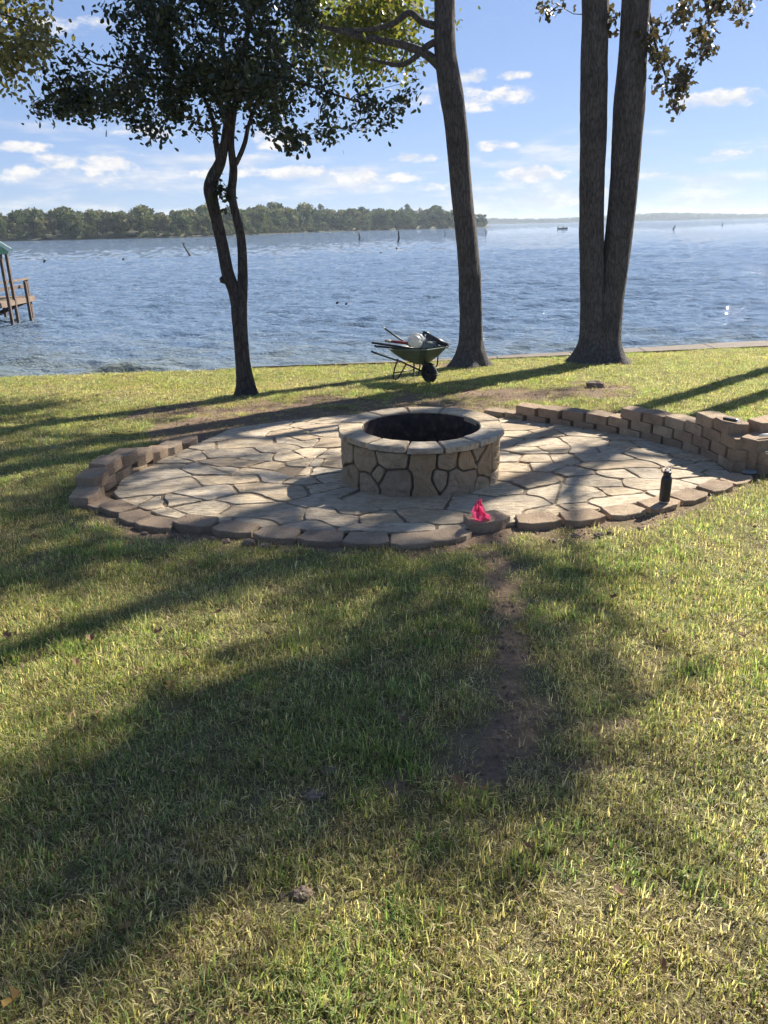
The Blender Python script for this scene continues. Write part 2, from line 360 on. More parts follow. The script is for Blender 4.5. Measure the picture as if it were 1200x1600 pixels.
    silt = t.n('ShaderNodeMapRange', {0: t.math('ADD', sy, t.math('MULTIPLY', n3, 14.0)), 1: 18.0, 2: 29.0}).outputs[0]
    c = t.mix(silt, (0.175, 0.185, 0.130), (0.115, 0.165, 0.225))
    t.out(t.pbr(c, 0.022, t.bump(h, 1.0, 1.0), **{'IOR': 1.333}))

    t = mat('green_steel'); n = t.noise(t.pos(), 6.0, 4)
    t.out(t.pbr(t.ramp(n, [(0.3, (0.075, 0.105, 0.065)), (0.7, (0.11, 0.145, 0.085))]), 0.45, None, **{'Metallic': 0.0}))
    t = mat('dark_steel'); n = t.noise(t.pos(), 40.0, 4)
    t.out(t.pbr(t.ramp(n, [(0.3, (0.018, 0.018, 0.02)), (0.7, (0.045, 0.04, 0.038))]), 0.5, None, **{'Metallic': 0.4}))
    t = mat('rubber'); n = t.noise(t.pos(), 80.0, 3)
    t.out(t.pbr(t.ramp(n, [(0.3, (0.012, 0.012, 0.013)), (0.7, (0.03, 0.03, 0.032))]), 0.8))
    t = mat('black_paint'); n = t.noise(t.pos(), 60.0, 3)
    t.out(t.pbr(t.ramp(n, [(0.3, (0.010, 0.011, 0.013)), (0.7, (0.02, 0.021, 0.024))]), 0.38))
    t = mat('grey_steel'); n = t.noise(t.pos(), 60.0, 3)
    t.out(t.pbr(t.ramp(n, [(0.3, (0.32, 0.32, 0.33)), (0.7, (0.42, 0.42, 0.43))]), 0.35, None, **{'Metallic': 0.85}))
    t = mat('grey_case'); n = t.noise(t.pos(), 60.0, 3)
    t.out(t.pbr(t.ramp(n, [(0.3, (0.10, 0.115, 0.115)), (0.7, (0.15, 0.165, 0.16))]), 0.45))
    t = mat('pink_plastic'); n = t.noise(t.pos(), 30.0, 3)
    cc = t.ramp(n, [(0.3, (0.88, 0.10, 0.25)), (0.7, (0.92, 0.15, 0.32))])
    t.out(t.n('ShaderNodeMixShader', {0: 0.45, 1: t.pbr(cc, 0.4), 2: t.n('ShaderNodeBsdfTranslucent', {0: cc}).outputs[0]}).outputs[0])
    t = mat('white_plastic'); n = t.noise(t.pos(), 30.0, 3)
    cc = t.ramp(n, [(0.3, (0.60, 0.60, 0.58)), (0.7, (0.75, 0.75, 0.73))])
    t.out(t.n('ShaderNodeMixShader', {0: 0.5, 1: t.pbr(cc, 0.35), 2: t.n('ShaderNodeBsdfTranslucent', {0: cc}).outputs[0]}).outputs[0])
    t = mat('red_paint'); n = t.noise(t.pos(), 30.0, 3)
    t.out(t.pbr(t.ramp(n, [(0.3, (0.20, 0.02, 0.02)), (0.7, (0.30, 0.035, 0.03))]), 0.5))
    t = mat('pale_wood'); n = t.noise(t.mapv(t.pos(), (3, 3, 12)), 6.0, 5)
    t.out(t.pbr(t.ramp(n, [(0.3, (0.36, 0.27, 0.18)), (0.7, (0.55, 0.44, 0.32))]), 0.7))
    t = mat('dock_wood'); n = t.noise(t.mapv(t.pos(), (2, 2, 6)), 3.0, 6, 0.65)
    t.out(t.pbr(t.ramp(n, [(0.3, (0.10, 0.068, 0.048)), (0.55, (0.19, 0.135, 0.10)), (0.75, (0.30, 0.23, 0.175))]), 0.85, t.bump(n, 0.3, 0.01)))
    t = mat('dock_post'); n = t.noise(t.mapv(t.pos(), (4, 4, 1)), 4.0, 6, 0.65)
    t.out(t.pbr(t.ramp(n, [(0.3, (0.05, 0.036, 0.03)), (0.7, (0.15, 0.105, 0.08))]), 0.85, t.bump(n, 0.3, 0.01)))
    t = mat('green_roof'); n = t.noise(t.pos(), 1.5, 4)
    t.out(t.pbr(t.ramp(n, [(0.3, (0.16, 0.34, 0.20)), (0.7, (0.22, 0.42, 0.26))]), 0.45))
    t = mat('pale_trim'); n = t.noise(t.pos(), 3.0, 3)
    t.out(t.pbr(t.ramp(n, [(0.3, (0.50, 0.62, 0.52)), (0.7, (0.6, 0.7, 0.62))]), 0.5))
    t = mat('dead_wood'); n = t.noise(t.pos(), 3.0, 4)
    t.out(t.pbr(t.ramp(n, [(0.3, (0.03, 0.026, 0.022)), (0.7, (0.08, 0.068, 0.058))]), 0.9))
    t = mat('far_bank'); n = t.noise(t.pos(), 0.12, 5)
    t.out(t.pbr(t.ramp(n, [(0.3, (0.035, 0.038, 0.02)), (0.7, (0.085, 0.085, 0.04))]), 0.95))
    t = mat('clod'); n = t.noise(t.pos(), 30.0, 5, 0.7)
    t.out(t.pbr(t.ramp(n, [(0.3, (0.13, 0.092, 0.062)), (0.7, (0.26, 0.19, 0.135))]), 0.95, t.bump(n, 0.7, 0.02)))
    t = mat('fallen_leaf'); n = t.noise(t.pos(), 25.0, 4); r = t.rnd()
    c = t.ramp(r, [(0.0, (0.15, 0.08, 0.04)), (0.4, (0.24, 0.14, 0.07)), (0.7, (0.18, 0.10, 0.055)), (1.0, (0.36, 0.23, 0.05))])
    c = t.mix(t.n('ShaderNodeMapRange', {0: n, 1: 0.4, 2: 0.7, 3: 0, 4: 0.6}).outputs[0], c, (0.15, 0.09, 0.05))
    t.out(t.n('ShaderNodeMixShader', {0: 0.3, 1: t.pbr(c, 0.7), 2: t.n('ShaderNodeBsdfTranslucent', {0: c}).outputs[0]}).outputs[0])
make_materials()

# ------------------------------------------------------------------ the lawn (ground sheet)
def make_ground():
    xs = np.concatenate([np.linspace(-60, -9, 40)[:-1], np.arange(-9, 10.01, 0.1), np.linspace(10, 60, 38)[1:]])
    ts = np.concatenate([np.linspace(-14, 0.5, 12)[:-1], np.arange(0.5, 12.0, 0.1)])
    rows = []
    for t_ in ts: rows.append(np.full_like(xs, t_))
    ysh = shore(xs); k = 24
    for i in range(1, k + 1): rows.append(12.0 - (12.0 - np.minimum(ysh, 99)) * i / k if True else None)
    Y = np.array(rows); X = np.tile(xs, (len(rows), 1))
    # keep rows monotonic where the shore comes closer than 12 m
    Y = np.minimum(Y, ysh[None, :] - 0.0)
    Z = gz(X, Y)
    jag = (fbm(xs * 1.7, xs * 0 + 3) - 0.5) * 0.35
    extra = []
    for dy, zz in ((0.02, -0.06), (0.10, -0.25), (0.35, -0.75), (1.2, -1.6), (6.0, -3.0)):
        extra.append((ysh + dy + jag * (1 if dy < 0.3 else 0.5), gz(xs, ysh) + zz))
    for yy, zz in extra:
        X = np.vstack([X, xs]); Y = np.vstack([Y, yy]); Z = np.vstack([Z, zz])
    nr, nc = X.shape
    v = np.stack([X, Y, Z], -1).reshape(-1, 3)
    idx = np.arange(nr * nc).reshape(nr, nc)
    f = np.stack([idx[:-1, :-1], idx[:-1, 1:], idx[1:, 1:], idx[1:, :-1]], -1).reshape(-1, 4)
    me = bpy.data.meshes.new('lawn'); me.from_pydata(v.tolist(), [], f.tolist()); me.update(); me.shade_smooth()
    so = soil(X.ravel(), Y.ravel())
    a = me.color_attributes.new('soil', 'FLOAT_COLOR', 'POINT')
    c = np.ones((nr * nc, 4)); c[:, 0] = so; c[:, 1] = so; c[:, 2] = so
    a.data.foreach_set('color', c.ravel())
    link('lawn', me, 'soil', kind='structure')
make_ground()

# ------------------------------------------------------------------ lake with real waves
def make_water():
    rr = [11.0]
    while rr[-1] < 2700:
        r = rr[-1]; k = 0.0055 if r < 90 else (0.011 if r < 220 else 0.06)
        rr.append(r * (1 + k))
    rr = np.array(rr); th = np.radians(np.linspace(-52, 52, 521))
    r2, t2 = np.meshgrid(rr, th, indexing='ij')
    X = r2 * np.sin(t2); Y = r2 * np.cos(t2); Z = np.zeros_like(X)
    g_ = np.random.default_rng(5)
    for i in range(46):
        lam = 0.36 * (6.0 ** g_.random()); a = 0.0062 * lam ** 0.85 * (0.6 + 0.8 * g_.random())
        d = np.radians(196 + g_.normal() * 27); k = 2 * np.pi / lam
        ph = k * (X * np.sin(d) + Y * np.cos(d)) + g_.random() * 6.28 + 1.1 * vnoise(X * 0.15 + i, Y * 0.15)
        fade = np.clip(1.6 - r2 * 0.008 / lam ** 0.8, 0, 1)
        Z += a * fade * (np.sin(ph) + 0.28 * np.cos(2 * ph))
    Z *= 0.7 + 0.7 * vnoise(X * 0.12 + 9, Y * 0.2)
    # a few swells running onto the shore at the left
    for (px, py, w, amp) in ((200, 578, 1.3, .16), (110, 505, 1.6, .06), (30, 560, 1.6, .10), (320, 584, 1.6, .10), (190, 540, 1.5, .07), (120, 548, 1.2, .06)):
        q = onz(px, py, WATER + 0.08)
        Z += amp * np.exp(-((X - q.x) / w) ** 2 - (((Y - q.y) - 0.12 * (X - q.x)) / 0.28) ** 2)
    Z += WATER
    v = np.stack([X, Y, Z], -1).reshape(-1, 3); nr, nc = X.shape
    idx = np.arange(nr * nc).reshape(nr, nc)
    f = np.stack([idx[:-1, :-1], idx[:-1, 1:], idx[1:, 1:], idx[1:, :-1]], -1).reshape(-1, 4)
    me = bpy.data.meshes.new('lake_water'); me.vertices.add(len(v)); me.vertices.foreach_set('co', v.ravel())
    me.loops.add(f.size); me.loops.foreach_set('vertex_index', f.ravel()); me.polygons.add(len(f))
    me.polygons.foreach_set('loop_start', np.arange(0, f.size, 4)); me.update(calc_edges=True); me.shade_smooth()
    link('lake_water', me, 'water', kind='structure')
make_water()

# ------------------------------------------------------------------ concrete cap along the seawall
def make_seawall():
    t = thing('seawall', 'low tan concrete seawall cap running along the water behind the trees', 'seawall', (0, 0, 0))
    xs = list(np.arange(-2.4, 22, 1.55))
    for a, b in zip(xs[:-1], xs[1:]):
        a2, b2 = a + 0.012, b - 0.012; vs = []
        for z in (-0.5, 0.0):
            for x in (a2, (a2 + b2) / 2, b2):
                y0 = float(shore(x)) - 0.03; w = float(np.interp(x, CAPX, CAPW)); zz = -S * y0 + 0.035 + z
                vs += [(x, y0, zz), (x + 0.1 * w, y0 + w, zz - 0.03)]
        mb = MB()
        mb.add(vs, [(6, 8, 9, 7), (8, 10, 11, 9), (0, 2, 8, 6), (2, 4, 10, 8), (1, 7, 9, 3), (3, 9, 11, 5), (0, 6, 7, 1), (4, 5, 11, 10), (0, 1, 3, 2), (2, 3, 5, 4)])
        mb.build('cap_slab', 'concrete', t)
make_seawall()

# ------------------------------------------------------------------ voronoi stones
def clip(poly, a, b, c):                 # keep a*x+b*y<=c
    out = []; n = len(poly)
    for i in range(n):
        p, q = poly[i], poly[(i + 1) % n]; dp = a * p[0] + b * p[1] - c; dq = a * q[0] + b * q[1] - c
        if dp <= 0: out.append(p)
        if (dp < 0 < dq) or (dq < 0 < dp):
            s = dp / (dp - dq); out.append((p[0] + s * (q[0] - p[0]), p[1] + s * (q[1] - p[1])))
    return out
def stones_from(groups, bound):
    seeds = [(q, i) for i, g_ in enumerate(groups) for q in g_]
    cells = {}
    for (p, gi) in seeds:
        poly = list(bound)
        for (q, gj) in seeds:
            if q is p: continue
            a, b = q[0] - p[0], q[1] - p[1]
            if a * a + b * b < 1e-9: continue
            poly = clip(poly, a, b, (q[0] ** 2 + q[1] ** 2 - p[0] ** 2 - p[1] ** 2) / 2)
            if len(poly) < 3: break
        if len(poly) >= 3: cells.setdefault(gi, []).append(poly)
    res = {}
    for gi, polys in cells.items():
        E = {}; P = {}
        key = lambda p: (round(p[0], 4), round(p[1], 4))
        for poly in polys:
            ks = []
            for p in poly:
                k = key(p); P[k] = p
                if not ks or ks[-1] != k: ks.append(k)
            if ks[0] == ks[-1]: ks.pop()
            for i in range(len(ks)):
                e = (ks[i], ks[(i + 1) % len(ks)])
                if (e[1], e[0]) in E: del E[(e[1], e[0])]
                else: E[e] = 1
        nxt = {a: b for a, b in E}; loops = []
        while nxt:
            s = next(iter(nxt)); lp = [s]; c = nxt.pop(s)
            while c != s and c in nxt: lp.append(c); c = nxt.pop(c)
            loops.append(lp)
        lp = max(loops, key=len)
        if len(lp) >= 3: res[gi] = [P[k] for k in lp]
    return res
def area(p): return 0.5 * sum(p[i][0] * p[(i + 1) % len(p)][1] - p[(i + 1) % len(p)][0] * p[i][1] for i in range(len(p)))
def inset(p, d):
    n = len(p); out = []
    for i in range(n):
        a, b, c = p[i - 1], p[i], p[(i + 1) % n]
        e1 = Vector((b[0] - a[0], b[1] - a[1])); e2 = Vector((c[0] - b[0], c[1] - b[1]))
        if e1.length < 1e-6 or e2.length < 1e-6: out.append(b); continue
        n1 = Vector((-e1.y, e1.x)).normalized(); n2 = Vector((-e2.y, e2.x)).normalized()
        m_ = n1 + n2
        if m_.length < 0.3: out.append((b[0] + n1.x * d, b[1] + n1.y * d)); continue
        m_ = m_.normalized(); k = min(d / max(m_.dot(n1), 0.35), d * 2.2)
        out.append((b[0] + m_.x * k, b[1] + m_.y * k))
    return out
def roughen(p, seg, amp):
    if area(p) < 0: p = p[::-1]
    q = []; n = len(p)
    # soften corners
    for i in range(n):
        a, b, c = p[i - 1], p[i], p[(i + 1) % n]
        k = 0.16
        la = math.hypot(b[0] - a[0], b[1] - a[1]); lc = math.hypot(b[0] - c[0], b[1] - c[1])
        ka = min(k, 0.024 / max(la, 1e-4)); kc = min(k, 0.024 / max(lc, 1e-4))
        q += [(b[0] + (a[0] - b[0]) * ka, b[1] + (a[1] - b[1]) * ka), (b[0] + (c[0] - b[0]) * kc, b[1] + (c[1] - b[1]) * kc)]
    out = []; n = len(q)
    for i in range(n):
        a, b = q[i], q[(i + 1) % n]; L = math.hypot(b[0] - a[0], b[1] - a[1]); k = max(1, int(L / seg))
        out.append(a)
        for j in range(1, k):
            s = j / k; o = random.uniform(-amp, amp)
            out.append((a[0] + (b[0] - a[0]) * s - (b[1] - a[1]) / L * o, a[1] + (b[1] - a[1]) * s + (b[0] - a[0]) / L * o))
    return out

# ------------------------------------------------------------------ flagstone patio
z1 = lambda *q: [gp(100 + x / 3, 620 + y / 3) for x, y in q]
z2 = lambda *q: [gp(450 + x / 3, 620 + y / 3) for x, y in q]
z3 = lambda *q: [gp(750 + x / 2.667, 600 + y / 2.667) for x, y in q]
STONES = [
    z1((760, 178), (880, 165), (990, 150)), z1((1020, 128)), z1((1130, 108)), z1((665, 202)), z1((650, 233)), z1((770, 225), (890, 215)),
    z1((720, 268), (830, 265)), z1((590, 283)), z1((540, 262)), z1((510, 300)), z1((740, 308), (850, 315)), z1((470, 330)), z1((360, 385), (480, 362)),
    z1((630, 335), (750, 350)), z1((700, 390), (850, 388)), z1((930, 330)), z1((1060, 280)), z1((990, 245)), z1((910, 285)), z1((975, 377)),
    z1((1140, 352)), z1((1150, 312)), z1((1080, 205), (1160, 215)), z1((290, 455), (420, 430), (550, 412)), z1((640, 458), (740, 442)),
    z1((860, 428), (980, 445), (1070, 442)), z1((840, 478)), z1((540, 490)), z1((410, 505)), z1((310, 500)), z1((600, 525), (690, 525)), z1((480, 555)),
    z1((830, 535), (950, 548), (1060, 552)), z1((690, 585)), z1((860, 592)), z1((1050, 165)), z1((880, 350)), z1((1150, 395)),
    z2((130, 112), (270, 95)), z2((60, 130)), z2((130, 142)), z2((60, 200), (160, 215)), z2((200, 172)), z2((100, 268)), z2((210, 272)), z2((215, 312)),
    z2((110, 312)), z2((30, 350), (130, 352)), z2((180, 385)), z2((150, 430)), z2((170, 500), (310, 532)), z2((220, 455)),
    z2((330, 472), (480, 495), (640, 498)), z2((150, 548), (260, 582)), z2((400, 575), (470, 572)), z2((590, 560), (740, 575)), z2((350, 628), (480, 622), (620, 625)),
    z2((120, 620)), z2((770, 625)), z2((860, 508), (980, 530), (1110, 500)), z2((440, 82)), z2((640, 70)), z2((750, 74)), z2((870, 80)), z2((330, 150), (450, 200)),
    z3((15, 128)), z3((120, 145)), z3((160, 180)), z3((240, 165)), z3((370, 180)), z3((180, 213)), z3((275, 205)), z3((120, 240)), z3((210, 248), (310, 243)),
    z3((390, 200), (480, 205)), z3((500, 188)), z3((390, 240), (480, 245)), z3((430, 278)), z3((310, 272)), z3((210, 280)), z3((580, 220), (690, 225)),
    z3((110, 305)), z3((230, 312)), z3((360, 312)), z3((555, 277)), z3((450, 310), (550, 305)), z3((600, 252)), z3((690, 250), (830, 272)),
    z3((660, 290), (740, 310), (810, 328)), z3((890, 305)), z3((510, 342), (650, 337)), z3((880, 350), (980, 345)), z3((150, 350)), z3((265, 350)),
    z3((380, 370)), z3((580, 377)), z3((690, 372)), z3((840, 375)), z3((150, 388), (265, 386)), z3((450, 400), (540, 415)), z3((210, 417)),
    z3((650, 418), (740, 425), (850, 427)), z3((930, 410)), z3((100, 432)), z3((570, 447)), z3((290, 445), (370, 480), (450, 455)),
    z3((530, 500), (640, 480)), z3((290, 540)), z3((800, 460)), z3((430, 520)), z3((720, 195)), z3((960, 290)), z3((1010, 370)),
    [(0.0, 6.3)], [(0.6, 6.3), (0.3, 6.0)],
]
def make_patio():
    pz = lambda x, y: -S * y
    base = MB(); n = len(OUT); 
    top = [(x, y, pz(x, y) - 0.006) for x, y in OUT]; bot = [(x, y, pz(x, y) - 0.25) for x, y in OUT]
    ordr = OUT if area(OUT) > 0 else OUT[::-1]
    top = [(x, y, pz(x, y) - 0.004) for x, y in ordr]; bot = [(x, y, pz(x, y) - 0.25) for x, y in ordr]
    base.add(top + bot, [tuple(range(n))] + [(i, i + n, (i + 1) % n + n, (i + 1) % n) for i in range(n)])
    po = base.build('patio', 'bed', kind='structure')
    res = stones_from(STONES, ordr)
    for gi, poly in res.items():
        if abs(area(poly)) < 0.003: continue
        p = inset(roughen(poly, 0.07, 0.012), 0.0095 + random.uniform(-0.003, 0.006))
        if area(p) < 0.0015: continue
        cx = sum(q[0] for q in p) / len(p); cy = sum(q[1] for q in p) / len(p)
        tx, ty = random.uniform(-.016, .016), random.uniform(-.016, .016); th = 0.006 + random.uniform(-.003, .005)
        loc = [(q[0] - cx, q[1] - cy) for q in p]; ins = inset(loc, 0.0045)
        ztop = lambda x, y: th - S * y + tx * x + ty * y
        k = len(p); mb = MB()
        vs = [(x, y, ztop(x, y)) for x, y in ins] + [(x, y, ztop(x, y) - 0.004) for x, y in loc] + [(x, y, -0.03 - S * y) for x, y in loc]
        fs = [tuple(range(k))] + [(i, k + i, k + (i + 1) % k, (i + 1) % k) for i in range(k)] + [(k + i, 2 * k + i, 2 * k + (i + 1) % k, k + (i + 1) % k) for i in range(k)]
        mb.add(vs, fs); mb.build('flagstone', 'flagstone', po, (cx, cy, pz(cx, cy)))
make_patio()

# ------------------------------------------------------------------ fire pit
def cyl_hit(px, py):
    x, y, z = ray(px, py); a = x * x + y * y; b = -(x * PIT[0] + y * PIT[1]); c = PIT[0] ** 2 + PIT[1] ** 2 - PIT_R ** 2
    D = b * b - a * c
    if D < 0: t = -b / a
    else: t = (-b - math.sqrt(D)) / a
    hx, hy, hz = x * t - PIT[0], y * t - PIT[1], H + z * t
    th = math.atan2(hx, -hy)             # 0 towards the camera
    return (th * PIT_R, hz)
def make_pit():
    cx, cy = PIT; zb = -S * (cy + PIT_R) - 0.05; zt = PIT_Z - 0.005
    t = thing('fire_pit', 'round stone fire pit with pale flagstone cap in the middle of the patio', 'fire pit', (cx, cy, zb))
    mb = MB(); h = zt - zb
    mb.lathe([(PIT_R - 0.018, 0), (PIT_R - 0.018, h), (0.50, h), (0.50, 0)], 64, close=True)
    mb.build('mortar_core', 'mortar', t, smooth=False)
    Z2 = lambda *q: [cyl_hit(450 + x / 3, 620 + y / 3) for x, y in q]
    G = [Z2((278, 255)), Z2((300, 375)), Z2((350, 290), (385, 310)), Z2((375, 410)), Z2((455, 300), (530, 297)), Z2((428, 358)), Z2((465, 385), (535, 385), (500, 440)),
         Z2((600, 310), (650, 300)), Z2((630, 380), (650, 430)), Z2((745, 300)), Z2((718, 390)), Z2((840, 300)), Z2((780, 390), (840, 390), (780, 435)), Z2((925, 285), (925, 340)),
         Z2((910, 405)), Z2((972, 250)), Z2((972, 310)), Z2((968, 380)), Z2((895, 252))]
    G[7] = G[7] + G[8]; del G[8]
    L = math.pi * PIT_R; zlo = zb + 0.02; zhi = zt - 0.004
    s = 0.50 * PIT_R * math.pi + 0.02
    s0 = s
    while s < 2 * L - s0 - 0.05:          # the far side
        r = random.random(); w = random.uniform(0.13, 0.22); zm = (zlo + zhi) / 2
        if r < 0.4: G.append([(s + w / 2, zm - 0.08), (s + w / 2, zm + 0.08)])
        else: G.append([(s + w / 2, zm - 0.09 + random.uniform(-.03, .03))]); G.append([(s + w / 2 + random.uniform(-.03, .03), zm + 0.10)])
        s += w
    bound = [(-L * 0.5 - 0.03, zlo), (2 * L - s0 + 0.0, zlo), (2 * L - s0 + 0.0, zhi), (-L * 0.5 - 0.03, zhi)]
    for gi, poly in stones_from(G, bound).items():
        if abs(area(poly)) < 0.0015: continue
        p = inset(roughen(poly, 0.04, 0.006), 0.0072 + random.uniform(-.0015, .003))
        if area(p) < 0.001: continue
        k = len(p); ins = inset(p, 0.006); ro = PIT_R + random.uniform(0.004, 0.012)
        # fan round an inner ring so the face follows the drum
        mx = sum(q[0] for q in p) / k; mz = sum(q[1] for q in p) / k
        def P3(q, r): a = q[0] / PIT_R; return (math.sin(a) * r, -math.cos(a) * r, q[1] - zb)
        mid = [(mx + (q[0] - mx) * 0.5, mz + (q[1] - mz) * 0.5) for q in ins]
        vs = [P3((mx, mz), ro)] + [P3(q, ro + random.uniform(-.005, .006)) for q in mid] + [P3(q, ro - 0.002) for q in ins] + [P3(q, ro - 0.009) for q in p] + [P3(q, PIT_R - 0.03) for q in p]
        fs = [(0, 1 + i, 1 + (i + 1) % k) for i in range(k)]
        for ring in range(3):
            b = 1 + ring * k; fs += [(b + i, b + k + i, b + k + (i + 1) % k, b + (i + 1) % k) for i in range(k)]
        m2 = MB(); m2.add(vs, fs); m2.build('wall_stone', 'pit_stone', t)
    # cap stones
    angs = [-172, -140, -104, -66, -40, -12, 12, 38, 74, 100, 128, 158, 188]
    for a0, a1 in zip(angs[:-1], angs[1:]):
        w = R(a1 - a0); k = 7; g_ = 0.0085; ri = 0.485 + random.uniform(-.008, .008); ro = 0.672 + random.uniform(-.008, .012); th = 0.044; zo = h + random.uniform(-.003, .004)
        o, i_ = [], []
        for j in range(k + 1):
            a = R(a0) + g_ / 0.6 + (w - 2 * g_ / 0.6) * j / k; jr = random.uniform(-.006, .006)
            o.append((math.sin(a) * (ro + jr), -math.cos(a) * (ro + jr))); i_.append((math.sin(a) * (ri + jr * .4), -math.cos(a) * (ri + jr * .4)))
        p = o + i_[::-1]
        if area(p) < 0: p = p[::-1]
        n = len(p); ins = inset(p, 0.007); m2 = MB()
        m2.add([(x, y, zo + th) for x, y in ins] + [(x, y, zo + th - 0.007) for x, y in p] + [(x, y, zo + 0.001) for x, y in p],
               [tuple(range(n))] + [(i, n + i, n + (i + 1) % n, (i + 1) % n) for i in range(n)] + [(n + i, 2 * n + i, 2 * n + (i + 1) % n, n + (i + 1) % n) for i in range(n)] + [tuple(range(3 * n - 1, 2 * n - 1, -1))])
        m2.build('cap_stone', 'flagstone', t)
    m3 = MB(); m3.lathe([(0.478, 0.01), (0.478, h + 0.028), (0.492, h + 0.028), (0.492, 0.01)], 64, close=True)
    m3.build('steel_liner', 'soot', t, smooth=False)
    m4 = MB(); ks = 24; vs = [(0, 0, 0.09)]; fs = []
    for ring, r in enumerate((0.16, 0.32, 0.477)):
        for j in range(ks): a = 2 * math.pi * j / ks; vs.append((r * math.cos(a), r * math.sin(a), 0.08 + random.uniform(-.015, .015)))
    fs = [(0, 1 + j, 1 + (j + 1) % ks) for j in range(ks)] + [(1 + q * ks + j, 1 + (q + 1) * ks + j, 1 + (q + 1) * ks + (j + 1) % ks, 1 + q * ks + (j + 1) % ks) for q in range(2) for j in range(ks)]
    m4.add(vs, fs); m4.build('ash_bed', 'ash', t, smooth=True)
make_pit()

# ------------------------------------------------------------------ edging and block walls
BW, BD, BH = 0.302, 0.20, 0.098
def block_mesh(k):
    r = random.Random(k); j = lambda s=0.003: r.uniform(-s, s)
    o = [(-BW / 2 + j(), 0.006 + j()), (-BW * 0.25 + j(.008), -0.032 + j()), (BW * 0.25 + j(.008), -0.032 + j()), (BW / 2 + j(), 0.006 + j()), (BW * 0.40, BD - 0.04), (-BW * 0.40, BD - 0.04)]
    c = 0.0045; n = 6; ins = inset(o, c); mb = MB()
    zz = [BH / 2 + j(.0015) for _ in range(n)]
    mb.add([(x, y, zz[i]) for i, (x, y) in enumerate(ins)] + [(x, y, zz[i] - c) for i, (x, y) in enumerate(o)] + [(x + j(.002), y + j(.002), -BH / 2 + c) for x, y in o] + [(x, y, -BH / 2) for x, y in ins],
           [tuple(range(n))] + [(a * n + i, a * n + n + i, a * n + n + (i + 1) % n, a * n + (i + 1) % n) for a in range(3) for i in range(n)] + [tuple(range(4 * n - 1, 3 * n - 1, -1))])
    me = mb.mesh('block'); me.materials.append(M['block']); return me
BM = [block_mesh(k) for k in range(6)]
def block(parent, x, y, z, ang, name='block'):
    o = link(name, random.choice(BM), None, parent, (x, y, z), ang + random.uniform(-.04, .04))
    o.rotation_euler[0] = random.uniform(-.012, .012); o.rotation_euler[1] = random.uniform(-.012, .012)
    return o
def along(pts, s):
    for (x0, y0), (x1, y1) in zip(pts[:-1], pts[1:]):
        L = math.hypot(x1 - x0, y1 - y0)
        if s <= L: return x0 + (x1 - x0) * s / L, y0 + (y1 - y0) * s / L, math.atan2(y1 - y0, x1 - x0)
        s -= L
    return None
def smooth_path(pts, n=8):
    out = []; k = len(pts)
    for i in range(k - 1):
        p0, p1, p2, p3 = pts[max(i - 1, 0)], pts[i], pts[i + 1], pts[min(i + 2, k - 1)]
        for j in range(n):
            s = j / n
            out.append(tuple(0.5 * (2 * p1[c] + (p2[c] - p0[c]) * s + (2 * p0[c] - 5 * p1[c] + 4 * p2[c] - p3[c]) * s * s + (3 * p1[c] - p0[c] - 3 * p2[c] + p3[c]) * s ** 3) for c in (0, 1)))
    out.append(pts[-1]); return out
